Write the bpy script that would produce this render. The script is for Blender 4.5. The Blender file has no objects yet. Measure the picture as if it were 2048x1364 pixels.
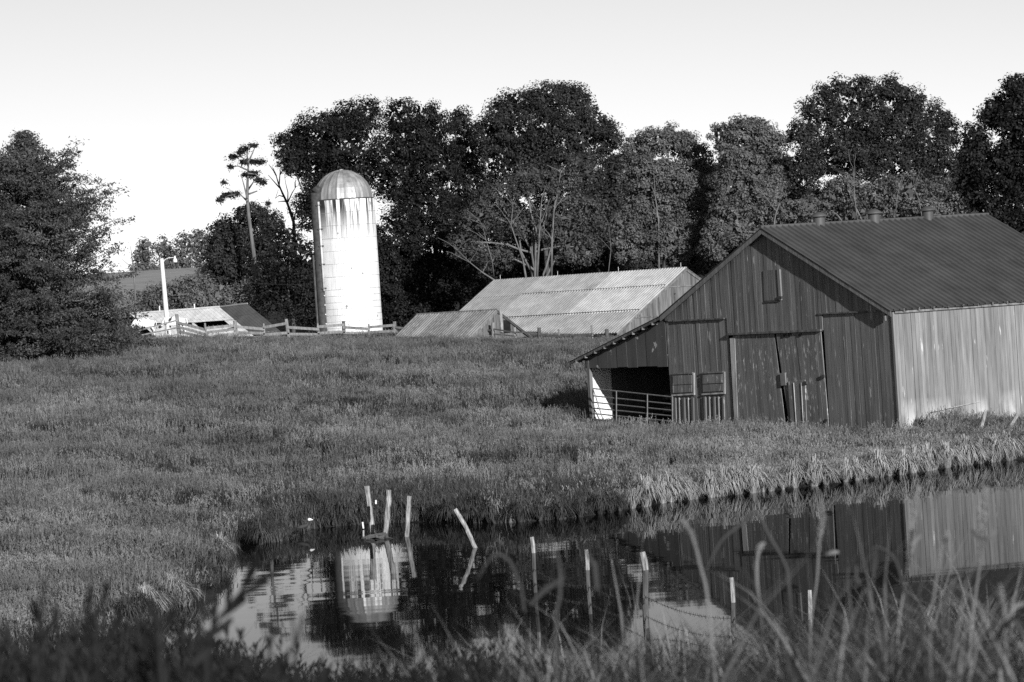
import bpy, math, random
import numpy as np
from mathutils import Vector, Matrix

# ------------------------------------------------------------------ camera, sky, sun, exposure
SC = bpy.context.scene
COL = SC.collection
R = math.radians
rnd = random.Random(7)
F_PX, H_CAM, ROLL, V_H = 7600.0, 5.65, R(3.70), 100.0     # focal length in pixels of a 2048 wide frame, eye height over the water
PITCH = math.atan(V_H / F_PX)
fwd = Vector((0, math.cos(PITCH), -math.sin(PITCH)))
r0 = Vector((1, 0, 0)); u0 = r0.cross(fwd)
cam_r = r0 * math.cos(ROLL) - u0 * math.sin(ROLL)
cam_u = u0 * math.cos(ROLL) + r0 * math.sin(ROLL)
EYE = Vector((0, 0, H_CAM))
cam = bpy.data.cameras.new('camera'); camo = bpy.data.objects.new('camera', cam); COL.objects.link(camo)
cam.sensor_width = 36.0; cam.lens = 36.0 * F_PX / 2048.0
cam.clip_start = 0.5; cam.clip_end = 6000
mw = Matrix((cam_r, cam_u, -fwd)).transposed().to_4x4(); mw.translation = EYE
camo.matrix_world = mw
cam.dof.use_dof = True; cam.dof.focus_distance = 128.0; cam.dof.aperture_fstop = 7.6
SC.camera = camo

SUN_AZ, SUN_EL = R(22.0), R(16.5)          # the sun stands behind the camera, to its right
sunv = Vector((math.sin(SUN_AZ) * math.cos(SUN_EL), -math.cos(SUN_AZ) * math.cos(SUN_EL), math.sin(SUN_EL)))
world = bpy.data.worlds.new('World'); SC.world = world; world.use_nodes = True
wt = world.node_tree; wt.nodes.clear()
sky = wt.nodes.new('ShaderNodeTexSky'); sky.sky_type = 'NISHITA'; sky.sun_disc = False
sky.sun_elevation = SUN_EL; sky.sun_rotation = math.pi - SUN_AZ
sky.altitude = 200; sky.air_density = 1.0; sky.dust_density = 0.0; sky.ozone_density = 1.0
sepc = wt.nodes.new('ShaderNodeSeparateColor'); wt.links.new(sky.outputs[0], sepc.inputs[0])
def wmath(op, a, b):
    n = wt.nodes.new('ShaderNodeMath'); n.operation = op
    for i, s in enumerate((a, b)):
        if isinstance(s, (int, float)): n.inputs[i].default_value = s
        else: wt.links.new(s, n.inputs[i])
    return n.outputs[0]
# black-and-white film behind a yellow filter: one grey from the sky's red and green
grey_sky = wmath('ADD', wmath('MULTIPLY', sepc.outputs[0], 0.50), wmath('MULTIPLY', sepc.outputs[1], 0.50))
bg = wt.nodes.new('ShaderNodeBackground'); bg.inputs['Strength'].default_value = 0.079
wt.links.new(grey_sky, bg.inputs['Color'])
wo = wt.nodes.new('ShaderNodeOutputWorld'); wt.links.new(bg.outputs[0], wo.inputs[0])
sl = bpy.data.lights.new('sun', 'SUN'); sl.energy = 5.0; sl.angle = R(0.5); sl.color = (1, 1, 1)
so = bpy.data.objects.new('sun', sl); COL.objects.link(so)
so.rotation_euler = sunv.to_track_quat('Z', 'Y').to_euler(); so.location = (60, -150, 90)
SC.view_settings.view_transform = 'Standard'; SC.view_settings.look = 'None'
SC.view_settings.exposure = 0.35; SC.view_settings.gamma = 1.0
SC.render.engine = 'CYCLES'
SC.cycles.max_bounces = 5; SC.cycles.diffuse_bounces = 2; SC.cycles.glossy_bounces = 3
SC.cycles.transmission_bounces = 2; SC.cycles.transparent_max_bounces = 4; SC.cycles.use_denoising = False
SC.cycles.sample_clamp_indirect = 4.0

# ------------------------------------------------------------------ helpers
def ray(x, y):
    return (fwd * F_PX + cam_r * (x - 1024) - cam_u * (y - 682)).normalized()
def P(x, y, d):                 # the point seen at photo pixel (x, y), d metres north of the camera
    r = ray(x, y); return EYE + r * (d / r.y)
def G(x, y, z=0.0):             # the point seen at (x, y) at height z
    r = ray(x, y); return EYE + r * ((z - EYE.z) / r.z)
def hit(x, y, p0, n):           # the point seen at (x, y) on a plane
    r = ray(x, y); return EYE + r * ((p0 - EYE).dot(n) / r.dot(n))

def nt(m):
    m.use_nodes = True
    return m.node_tree
def grey(name, lo, hi, scale=(1, 1, 1), detail=6, rough=0.8, bump=0.0, bump_scale=None, metallic=0.0, spec=0.3, rand=0.0,
         speck=None, drip=None, base_wear=None, low=0.35, high=0.65):
    """grey procedural paint / wood / metal: noise between two greys (world position), optional per-piece variation"""
    m = bpy.data.materials.new(name); t = nt(m); N = t.nodes; L = t.links
    b = N['Principled BSDF']; b.inputs['Roughness'].default_value = rough; b.inputs['Metallic'].default_value = metallic
    b.inputs['Specular IOR Level'].default_value = spec
    geo = N.new('ShaderNodeNewGeometry'); mp = N.new('ShaderNodeMapping'); mp.inputs['Scale'].default_value = scale
    L.new(geo.outputs['Position'], mp.inputs['Vector'])
    nz = N.new('ShaderNodeTexNoise'); nz.inputs['Scale'].default_value = 1.0; nz.inputs['Detail'].default_value = detail
    nz.inputs['Roughness'].default_value = 0.65
    L.new(mp.outputs[0], nz.inputs['Vector'])
    mr = N.new('ShaderNodeMapRange'); mr.inputs['From Min'].default_value = low; mr.inputs['From Max'].default_value = high
    mr.inputs['To Min'].default_value = lo; mr.inputs['To Max'].default_value = hi
    L.new(nz.outputs['Fac'], mr.inputs['Value'])
    val = mr.outputs[0]
    def M(op, a, c):
        n = N.new('ShaderNodeMath'); n.operation = op
        for i, s in enumerate((a, c)):
            if isinstance(s, (int, float)): n.inputs[i].default_value = s
            else: L.new(s, n.inputs[i])
        return n.outputs[0]
    if rand:
        oi = N.new('ShaderNodeObjectInfo')
        val = M('MULTIPLY', val, M('ADD', M('MULTIPLY', oi.outputs['Random'], 2 * rand), 1 - rand))
    def over(mask, target):
        nonlocal val
        mx = N.new('ShaderNodeMix'); mx.data_type = 'FLOAT'
        L.new(mask, mx.inputs[0]); L.new(val, mx.inputs[2]); mx.inputs[3].default_value = target
        val = mx.outputs[0]
    def noise_mask(sc, a, c, off=0.0, det=4):
        mp2 = N.new('ShaderNodeMapping'); mp2.inputs['Scale'].default_value = sc; mp2.inputs['Location'].default_value = (off, off, off)
        L.new(geo.outputs['Position'], mp2.inputs['Vector'])
        n2 = N.new('ShaderNodeTexNoise'); n2.inputs['Scale'].default_value = 1.0; n2.inputs['Detail'].default_value = det
        L.new(mp2.outputs[0], n2.inputs['Vector'])
        r2 = N.new('ShaderNodeMapRange'); r2.inputs['From Min'].default_value = a; r2.inputs['From Max'].default_value = c
        L.new(n2.outputs['Fac'], r2.inputs['Value']); return r2.outputs[0]
    sepz = N.new('ShaderNodeSeparateXYZ'); L.new(geo.outputs['Position'], sepz.inputs[0])
    def zmask(a, c):
        r2 = N.new('ShaderNodeMapRange'); r2.inputs['From Min'].default_value = a; r2.inputs['From Max'].default_value = c
        L.new(sepz.outputs['Z'], r2.inputs['Value']); return r2.outputs[0]
    if speck:
        sc, a, c, tgt = speck; over(noise_mask(sc, a, c, 31.7), tgt)
    if drip:                     # stains running down from the top: (scale, z where they end, z of the top, colour)
        sc, z0, z1, tgt = drip
        over(M('MULTIPLY', noise_mask(sc, 0.47, 0.55, 11.3, 3), M('POWER', zmask(z0, z1), 0.8)), tgt)
    if base_wear:                # worn paint along the foot of a wall
        sc, z0, z1, tgt = base_wear
        over(M('MULTIPLY', noise_mask(sc, 0.45, 0.6, 5.1), zmask(z0, z1)), tgt)
    cc = N.new('ShaderNodeCombineColor')
    for i in range(3): L.new(val, cc.inputs[i])
    L.new(cc.outputs[0], b.inputs['Base Color'])
    if bump:
        bp = N.new('ShaderNodeBump'); bp.inputs['Strength'].default_value = bump; bp.inputs['Distance'].default_value = 0.03
        src = nz.outputs['Fac']
        if bump_scale:
            src = noise_mask(bump_scale, 0, 1, 3.0, 6)
        L.new(src, bp.inputs['Height']); L.new(bp.outputs[0], b.inputs['Normal'])
    return m
def leafmat(name, lo, hi, patch=0.6, trans=0.35, rand=0.0, rough=0.6, spec=0.25, tight=0.15):
    m = bpy.data.materials.new(name); t = nt(m); N = t.nodes; L = t.links
    b = N['Principled BSDF']; b.inputs['Roughness'].default_value = rough; b.inputs['Specular IOR Level'].default_value = spec
    geo = N.new('ShaderNodeNewGeometry')
    nz = N.new('ShaderNodeTexNoise'); nz.inputs['Scale'].default_value = patch; nz.inputs['Detail'].default_value = 5
    L.new(geo.outputs['Position'], nz.inputs['Vector'])
    mr = N.new('ShaderNodeMapRange'); mr.inputs['From Min'].default_value = 0.5 - tight; mr.inputs['From Max'].default_value = 0.5 + tight
    mr.inputs['To Min'].default_value = lo; mr.inputs['To Max'].default_value = hi
    L.new(nz.outputs['Fac'], mr.inputs['Value'])
    val = mr.outputs[0]
    mu = N.new('ShaderNodeMath'); mu.operation = 'MULTIPLY_ADD'
    rr = N.new('ShaderNodeMath'); rr.operation = 'MULTIPLY'
    if rand:
        oi = N.new('ShaderNodeObjectInfo'); src = oi.outputs['Random']
    else:
        src = geo.outputs['Random Per Island']
    mu.inputs[1].default_value = 2 * (rand or 0.3); mu.inputs[2].default_value = 1 - (rand or 0.3)
    L.new(src, mu.inputs[0]); L.new(val, rr.inputs[0]); L.new(mu.outputs[0], rr.inputs[1])
    cc = N.new('ShaderNodeCombineColor')
    for i in range(3): L.new(rr.outputs[0], cc.inputs[i])
    L.new(cc.outputs[0], b.inputs['Base Color'])
    if trans:
        tr = N.new('ShaderNodeBsdfTranslucent'); L.new(cc.outputs[0], tr.inputs['Color'])
        mx = N.new('ShaderNodeMixShader'); mx.inputs[0].default_value = trans
        L.new(b.outputs[0], mx.inputs[1]); L.new(tr.outputs[0], mx.inputs[2])
        L.new(mx.outputs[0], N['Material Output'].inputs['Surface'])
    return m

ORIGIN = {}
def empty(name, loc, label, cat, group=None):
    o = bpy.data.objects.new(name, None); COL.objects.link(o); o.location = loc; o.empty_display_size = 0.3
    o['label'] = label; o['category'] = cat
    if group: o['group'] = group
    ORIGIN[o.name] = Vector(loc)
    return o
def tag(o, label=None, cat=None, group=None, kind=None):
    if label: o['label'] = label
    if cat: o['category'] = cat
    if group: o['group'] = group
    if kind: o['kind'] = kind
    return o
def root_of(o):
    while o.parent: o = o.parent
    return o
class MB:
    """collects vertices in world coordinates"""
    def __init__(self): self.v = []; self.f = []; self.smooth = False
    def add(self, vs, fs):
        n = len(self.v); self.v += [tuple(p) for p in vs]; self.f += [tuple(i + n for i in q) for q in fs]; return self
    def hexa(self, b, t):       # two quads, bottom and top rings
        return self.add(list(b) + list(t), [(3, 2, 1, 0), (4, 5, 6, 7), (0, 1, 5, 4), (1, 2, 6, 5), (2, 3, 7, 6), (3, 0, 4, 7)])
    def box(self, c, ax, ay, az, sx, sy, sz):
        c = Vector(c); ax = Vector(ax) * sx / 2; ay = Vector(ay) * sy / 2; az = Vector(az) * sz / 2
        b = [c - ax - ay - az, c + ax - ay - az, c + ax + ay - az, c - ax + ay - az]
        return self.hexa(b, [p + az * 2 for p in b])
    def prism(self, poly, off):  # polygon and its copy moved by off
        n = len(poly); off = Vector(off); a = [Vector(p) for p in poly]
        fs = [tuple(range(n - 1, -1, -1)), tuple(range(n, 2 * n))] + [(i, (i + 1) % n, (i + 1) % n + n, i + n) for i in range(n)]
        return self.add(a + [p + off for p in a], fs)
    def tube(self, pts, radii, n=6, cap=True):
        pts = [Vector(p) for p in pts]
        if isinstance(radii, (int, float)): radii = [radii] * len(pts)
        rings = []; a = None
        for i, p in enumerate(pts):
            d = (pts[min(i + 1, len(pts) - 1)] - pts[max(i - 1, 0)]).normalized()
            if a is None: a = d.orthogonal().normalized()
            a = (a - d * a.dot(d)).normalized(); b = d.cross(a)
            rings.append([p + (a * math.cos(k * 2 * math.pi / n) + b * math.sin(k * 2 * math.pi / n)) * radii[i] for k in range(n)])
        vs = [q for r_ in rings for q in r_]; fs = []
        for i in range(len(pts) - 1):
            for k in range(n):
                k2 = (k + 1) % n; fs.append((i * n + k, i * n + k2, (i + 1) * n + k2, (i + 1) * n + k))
        if cap: fs += [tuple(range(n - 1, -1, -1)), tuple((len(pts) - 1) * n + k for k in range(n))]
        return self.add(vs, fs)
    def build(self, name, mat, parent=None, smooth=None, loc=None):
        org = Vector((0, 0, 0)) if parent is None else ORIGIN.get(root_of(parent).name, Vector((0, 0, 0)))
        if loc is not None: org = Vector(loc)
        me = bpy.data.meshes.new(name)
        me.from_pydata([tuple(Vector(p) - org) for p in self.v], [], self.f); me.update()
        if smooth or (smooth is None and self.smooth): me.shade_smooth()
        me.materials.append(mat)
        o = bpy.data.objects.new(name, me); COL.objects.link(o)
        if parent is not None: o.parent = parent
        elif loc is not None: o.location = loc
        return o
def copy_at(o, off, jit=None):
    c = o.copy(); COL.objects.link(c); c.location = Vector(o.location) + Vector(off); c.parent = o.parent
    return c
def np_mesh(name, V, Fq, mat, parent=None, mats=None, mat_idx=None):
    """fast mesh from numpy: V (n,3) world, Fq (m,k)"""
    org = np.array(ORIGIN.get(root_of(parent).name, (0, 0, 0)) if parent is not None else (0, 0, 0), dtype=np.float64)
    k = Fq.shape[1]; me = bpy.data.meshes.new(name)
    me.vertices.add(len(V)); me.vertices.foreach_set('co', (V - org).astype(np.float32).ravel())
    me.loops.add(Fq.size); me.loops.foreach_set('vertex_index', Fq.astype(np.int32).ravel())
    me.polygons.add(len(Fq)); me.polygons.foreach_set('loop_start', np.arange(0, Fq.size, k, dtype=np.int32))
    for q in (mats or [mat]): me.materials.append(q)
    if mat_idx is not None: me.polygons.foreach_set('material_index', mat_idx.astype(np.int32))
    me.update(calc_edges=True); me.validate()
    o = bpy.data.objects.new(name, me); COL.objects.link(o)
    if parent is not None: o.parent = parent
    return o
Z = Vector((0, 0, 1))

# ------------------------------------------------------------------ materials (all grey: a black-and-white photograph)
M_ground = grey('soil_and_thatch', 0.015, 0.04, (0.5, 0.5, 0.5), rough=0.95, spec=0.1)
M_board = grey('weathered_red_board', 0.115, 0.20, (7, 7, 0.55), detail=8, rough=0.85, bump=0.35, spec=0.15, rand=0.17,
               speck=((9, 9, 1.6), 0.665, 0.72, 0.45))
M_board_side = grey('weathered_side_board', 0.125, 0.235, (8, 8, 0.5), detail=8, rough=0.85, bump=0.35, spec=0.15, rand=0.12,
                    speck=((10, 10, 1.2), 0.68, 0.74, 0.5), base_wear=((2.2, 2.2, 0.7), 1.45, 0.55, 0.5))
M_door = grey('peeling_door_plank', 0.115, 0.20, (7, 7, 0.6), detail=8, rough=0.85, bump=0.3, spec=0.15, rand=0.12,
              speck=((9, 9, 3.2), 0.595, 0.66, 0.40))
M_trim = grey('old_white_trim', 0.22, 0.5, (6, 6, 1.0), rough=0.8, spec=0.2)
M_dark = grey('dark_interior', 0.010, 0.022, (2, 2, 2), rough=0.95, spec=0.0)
M_roof = grey('dark_roof_metal', 0.052, 0.078, (0.9, 0.9, 0.9), detail=8, rough=0.55, spec=0.35, rand=0.05)
M_leanto = grey('dark_siding_sheet', 0.07, 0.10, (3, 3, 0.5), rough=0.75, spec=0.2, rand=0.1, speck=((2.6, 2.6, 3.4), 0.69, 0.72, 0.4))
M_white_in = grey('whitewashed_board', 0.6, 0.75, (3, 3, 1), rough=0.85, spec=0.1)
M_gate = grey('galvanised_gate_tube', 0.12, 0.2, (8, 8, 8), rough=0.5, spec=0.4)
M_sheet_a = grey('grey_galvanised_sheet', 0.20, 0.31, (1.4, 1.4, 0.7), detail=8, rough=0.65, spec=0.3, rand=0.07)
M_sheet_b = grey('pale_galvanised_sheet', 0.29, 0.42, (1.6, 1.6, 0.6), detail=8, rough=0.6, spec=0.3, rand=0.05)
M_sheet_c = grey('dull_galvanised_sheet', 0.17, 0.25, (1.6, 1.6, 0.6), detail=8, rough=0.7, spec=0.25, rand=0.06)
M_sheet_e = grey('rust_streaked_sheet', 0.10, 0.22, (3.5, 3.5, 0.8), detail=8, rough=0.75, spec=0.2, rand=0.1)
M_sheet_w = grey('bright_shed_sheet', 0.55, 0.78, (2, 2, 1.2), detail=6, rough=0.6, spec=0.3, rand=0.05)
M_sheet_d = grey('dark_shed_sheet', 0.075, 0.11, (1.0, 1.0, 1.0), rough=0.7, spec=0.2)
M_barnwood = grey('bare_grey_wood', 0.07, 0.2, (5, 5, 0.5), detail=8, rough=0.9, bump=0.3, spec=0.1, rand=0.2)
M_stave = grey('white_silo_stave', 0.58, 0.80, (1.1, 1.1, 0.5), rough=0.8, spec=0.2, rand=0.03, speck=((2.6, 2.6, 1.8), 0.69, 0.72, 0.22),
               drip=((5.5, 5.5, 0.20), 9.2, 11.2, 0.03))
M_mortar = grey('silo_joint', 0.42, 0.6, (3, 3, 3), rough=0.9)
M_hoop = grey('rusty_hoop', 0.16, 0.4, (2, 2, 2), rough=0.7)
M_dome = grey('galvanised_dome', 0.20, 0.42, (2.2, 2.2, 0.4), rough=0.45, metallic=0.35, spec=0.5, rand=0.15)
M_rust = grey('dark_rusty_iron', 0.03, 0.07, (4, 4, 4), rough=0.8)
M_pale_pipe = grey('pale_pipe', 0.4, 0.6, (4, 4, 4), rough=0.6)
M_post = grey('weathered_post', 0.08, 0.42, (22, 22, 3.0), detail=9, rough=0.9, bump=0.8, spec=0.1)
M_fence = grey('grey_fence_wood', 0.11, 0.26, (9, 9, 2), detail=8, rough=0.9, spec=0.1, rand=0.15)
M_post_dark = grey('dark_post', 0.04, 0.12, (14, 14, 2.2), detail=8, rough=0.9, spec=0.1)
M_wire = grey('rusty_wire', 0.03, 0.06, (9, 9, 9), rough=0.7)
M_pole = grey('bleached_pole', 0.55, 0.72, (6, 6, 0.8), rough=0.8)
M_bark = grey('grey_bark', 0.04, 0.09, (5, 5, 1.2), rough=0.95, spec=0.05)
M_bark_pale = grey('pale_bark', 0.09, 0.17, (5, 5, 1.2), rough=0.95, spec=0.05)
M_white_coat = grey('calf_coat', 0.72, 0.8, (6, 6, 6), rough=0.8, speck=((1.9, 1.9, 1.9), 0.60, 0.62, 0.03))
M_black_coat = grey('dark_head_coat', 0.03, 0.05, (6, 6, 6), rough=0.7)
L_black = leafmat('oak_leaf_dark', 0.010, 0.026)  # extra-dark leaf tone, standing partly for deep shade behind the silo
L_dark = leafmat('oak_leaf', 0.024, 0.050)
L_mid = leafmat('locust_leaf', 0.06, 0.11)
L_light = leafmat('maple_leaf', 0.10, 0.17)
L_cedar = leafmat('cedar_needle', 0.045, 0.115, patch=0.5)
L_far = leafmat('far_leaf', 0.10, 0.16)
G_meadow = leafmat('meadow_grass', 0.05, 0.21, tight=0.10, patch=0.13, rand=0.25, trans=0.3, rough=0.7, spec=0.12)
G_pale = leafmat('pale_bank_grass', 0.16, 0.30, patch=0.4, rand=0.25, trans=0.3, rough=0.7, spec=0.1)
G_dry = leafmat('dry_seed_grass', 0.10, 0.23, patch=0.2, rand=0.3, trans=0.3, rough=0.7, spec=0.12)
G_weed = leafmat('dark_weed', 0.03, 0.07, patch=0.3, rand=0.3, trans=0.25)
G_sedge = leafmat('pale_sedge', 0.25, 0.42, patch=1.2, trans=0.3, rough=0.7, spec=0.1)
G_sedge_d = leafmat('dark_sedge', 0.05, 0.10, patch=1.2, trans=0.25, rough=0.7, spec=0.1)
G_fore = leafmat('foreground_grass_blade', 0.012, 0.085, patch=1.1, rand=0.4, trans=0.35, rough=0.6, spec=0.15)
G_plume = leafmat('pale_seed_head', 0.14, 0.30, patch=2, trans=0.4, rough=0.7, spec=0.1)
G_fdark = leafmat('dark_foreground_leaf', 0.012, 0.03, patch=2, trans=0.15, rough=0.6, spec=0.1)
def water_material():
    m = bpy.data.materials.new('pond_water'); t = nt(m); N = t.nodes; L = t.links
    b = N['Principled BSDF']; b.inputs['Base Color'].default_value = (0.006, 0.006, 0.006, 1)
    b.inputs['Roughness'].default_value = 0.02; b.inputs['IOR'].default_value = 1.06
    geo = N.new('ShaderNodeNewGeometry'); mp = N.new('ShaderNodeMapping'); mp.inputs['Scale'].default_value = (0.10, 0.62, 1)
    mp.inputs['Rotation'].default_value = (0, 0, R(-6))
    L.new(geo.outputs['Position'], mp.inputs['Vector'])
    nz = N.new('ShaderNodeTexNoise'); nz.inputs['Scale'].default_value = 1.3; nz.inputs['Detail'].default_value = 0.6
    L.new(mp.outputs[0], nz.inputs['Vector'])
    # the breeze ruffles some stretches and leaves others still
    n2 = N.new('ShaderNodeTexNoise'); n2.inputs['Scale'].default_value = 0.09; n2.inputs['Detail'].default_value = 2
    L.new(geo.outputs['Position'], n2.inputs['Vector'])
    r2 = N.new('ShaderNodeMapRange'); r2.inputs['From Min'].default_value = 0.42; r2.inputs['From Max'].default_value = 0.62
    r2.inputs['To Min'].default_value = 0.22; r2.inputs['To Max'].default_value = 1.0
    L.new(n2.outputs['Fac'], r2.inputs['Value'])
    mu = N.new('ShaderNodeMath'); mu.operation = 'MULTIPLY'
    L.new(nz.outputs['Fac'], mu.inputs[0]); L.new(r2.outputs[0], mu.inputs[1])
    bp = N.new('ShaderNodeBump'); bp.inputs['Strength'].default_value = 1.0; bp.inputs['Distance'].default_value = WAVE
    L.new(mu.outputs[0], bp.inputs['Height']); L.new(bp.outputs[0], b.inputs['Normal'])
    return m
WAVE = 0.0030
M_water = water_material()

# ------------------------------------------------------------------ terrain
far_shore_px = [(150, 1300), (230, 1268), (300, 1236), (372, 1205), (430, 1150), (444, 1108), (470, 1092), (565, 1082), (590, 1064), (650, 1054),
                (760, 1046), (860, 1044), (1000, 1046), (1100, 1040), (1190, 1030), (1280, 1014), (1350, 1003), (1440, 992), (1540, 982),
                (1640, 970), (1740, 957), (1840, 944), (1930, 930), (2048, 918)]
shore = [G(x, y).xy for x, y in far_shore_px]
POND = [(-15.0, 57.0), (-12.2, 62.0)] + [(p.x, p.y) for p in shore] + [(20, 111), (30, 115), (41, 110), (46, 92), (42, 66), (30, 50), (15, 45.5), (0, 45), (-8, 47), (-13, 51)]
POND = np.array(POND)
def pond_dist(X, Y):            # > 0 on land, < 0 in the pond
    px = np.asarray(X, float); py = np.asarray(Y, float)
    best = np.full(px.shape, 1e9); inside = np.zeros(px.shape, bool)
    n = len(POND)
    for i in range(n):
        ax, ay = POND[i]; bx, by = POND[(i + 1) % n]
        dx, dy = bx - ax, by - ay
        t = np.clip(((px - ax) * dx + (py - ay) * dy) / (dx * dx + dy * dy), 0, 1)
        best = np.minimum(best, np.hypot(px - ax - t * dx, py - ay - t * dy))
        c = ((ay > py) != (by > py)) & (px < (bx - ax) * (py - ay) / (by - ay + 1e-12) + ax)
        inside ^= c
    return np.where(inside, -best, best)
ctrl = []
def cp(x, y, d): p = P(x, y, d); ctrl.append((p.x, p.y, p.z))
for a in [(340, 676, 212), (470, 682, 212), (575, 674, 212), (700, 670, 213), (800, 668, 212), (900, 679, 208), (1000, 684, 204), (1117, 684, 200), (1215, 684, 196),
          (75, 728, 170), (0, 742, 165), (200, 722, 174), (0, 1000, 96), (0, 1200, 70), (250, 1050, 92), (300, 690, 205),
          (1800, 862, 120), (1345, 856, 130.8), (1185, 842, 135), (1600, 862, 124.5), (1500, 905, 112), (1900, 885, 114), (1250, 930, 110), (2048, 840, 123),
          (1000, 980, 104), (600, 1000, 102)]: cp(*a)
for X_, Y_, Z_ in [(-4, 120, 1.05), (-4, 140, 1.8), (-5, 160, 2.45), (-5, 185, 3.1), (-16, 120, 1.7), (-18, 140, 2.6), (0, 150, 2.0), (4, 170, 2.5), (12, 150, 1.5), (25, 150, 1.4),
                   (22, 125, 0.6), (35, 130, 0.8), (-8, 225, 3.5), (-20, 228, 3.2), (10, 225, 2.4), (30, 225, 2.2), (-25, 245, 2.7), (0, 250, 2.6), (30, 250, 2.6), (50, 200, 2.0),
                   (-40, 180, 3.9), (-40, 120, 2.2), (-40, 80, 1.4), (-55, 240, 3.2), (60, 260, 3.0), (60, 120, 1.0), (-30, 60, 1.0), (-20, 300, 4.0), (20, 300, 4.0)]: ctrl.append((X_, Y_, Z_))
ctrl = np.array(ctrl)
def tps(r2): return 0.5 * r2 * np.log(r2 + 1e-9)
_n = len(ctrl); _A = np.zeros((_n + 3, _n + 3)); _xy = ctrl[:, :2] / 100.0
_d2 = ((_xy[:, None] - _xy[None]) ** 2).sum(-1)
_A[:_n, :_n] = tps(_d2) + np.eye(_n) * 2e-3; _A[:_n, _n] = 1; _A[:_n, _n + 1:] = _xy; _A[_n, :_n] = 1; _A[_n + 1:, :_n] = _xy.T
_w = np.linalg.solve(_A, np.concatenate([ctrl[:, 2], np.zeros(3)]))
def sstep(a, b, x): t = np.clip((x - a) / (b - a), 0, 1); return t * t * (3 - 2 * t)
def bumps(X, Y):                # small unevenness of the pasture
    return (0.10 * np.sin(X * 0.31 + 1.3 * np.sin(Y * 0.17)) * np.sin(Y * 0.23 + 0.6) + 0.06 * np.sin(X * 0.83 + Y * 0.41) * np.sin(Y * 0.63 - X * 0.2)
            + 0.035 * np.sin(X * 2.1 + 1.1) * np.sin(Y * 1.7 + 0.5 * X))
def land(X, Y):
    X = np.asarray(X, float); Y = np.asarray(Y, float); sh = X.shape
    xf = np.clip(X.ravel(), -70, 70) / 100.0; yf = np.clip(Y.ravel(), 55, 300) / 100.0
    out = np.empty(xf.shape)
    for s in range(0, len(xf), 20000):
        q = np.stack([xf[s:s + 20000], yf[s:s + 20000]], 1)
        d2 = ((q[:, None] - _xy[None]) ** 2).sum(-1)
        out[s:s + 20000] = tps(d2) @ _w[:_n] + _w[_n] + q @ _w[_n + 1:]
    z = out.reshape(sh) + bumps(X, Y) * sstep(60, 90, Y)
    far = 4.0 + 6.6 * sstep(290, 450, Y) + 1.5 * sstep(450, 1200, Y)
    z = z + (far - z) * sstep(265, 330, Y)
    near = np.interp(Y, [-400, 2, 8, 15, 25, 36, 44, 50], [4.3, 4.3, 4.12, 3.55, 2.65, 1.3, 0.45, 0.3])
    return near + (z - near) * sstep(46, 64, Y)
def terrain(X, Y):
    d = pond_dist(X, Y); l = land(X, Y)
    t = sstep(0.0, 7.0, d)
    bank = 0.04 + 0.22 * sstep(0, 0.5, d) + 0.03 * d
    return np.where(d < 0, -np.minimum(0.9, 0.05 - 0.28 * d), bank + (np.maximum(l, 0.15) - bank) * t)
def tz(x, y): return float(terrain(np.array([x]), np.array([y]))[0])
def graded(breaks): return np.unique(np.concatenate([np.arange(a, b, s) for a, b, s in breaks]))
gx = graded([(-3000, -300, 300), (-300, -70, 23), (-70, -34, 3), (-34, 34, 0.5), (34, 70, 3), (70, 300, 23), (300, 3001, 300)])
gy = graded([(-400, 0, 40), (0, 60, 1.5), (60, 125, 0.5), (125, 230, 0.8), (230, 330, 5), (330, 900, 40), (900, 4201, 300)])
GX, GY = np.meshgrid(gx, gy); GZ = terrain(GX, GY)
nx, ny = len(gx), len(gy)
ii = (np.arange(ny - 1)[:, None] * nx + np.arange(nx - 1)[None]).ravel()
ground = np_mesh('ground', np.stack([GX, GY, GZ], -1).reshape(-1, 3), np.stack([ii, ii + 1, ii + 1 + nx, ii + nx], 1), M_ground)
ground.data.shade_smooth(); tag(ground, 'grassy pasture sloping up from the pond to the fence', None, None, 'structure')
wb = MB(); wb.add([(p[0] * 1.0, p[1], 0.0) for p in [(-30, 40), (60, 40), (60, 125), (-30, 125)]], [(0, 1, 2, 3)])
tag(wb.build('pond_water', M_water), 'still dark farm pond reflecting silo and barn', None, None, 'structure')
# mown field far off on the left, between the far trees and the near bushes
fld = []
for Y_ in np.linspace(335, 452, 8):
    fld.append([(x_, Y_, float(land(np.array([x_]), np.array([Y_]))[0]) + 0.25) for x_ in np.linspace(-70, -24, 8)])
fb = MB(); fb.add([q for r_ in fld for q in r_], [(i * 8 + j, i * 8 + j + 1, i * 8 + j + 9, i * 8 + j + 8) for i in range(7) for j in range(7)])
tag(fb.build('field', grey('mown_field', 0.26, 0.36, (0.2, 0.5, 1), rough=0.95, spec=0.05)), 'pale mown field far off beyond the bushes', None, None, 'structure')

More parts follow.
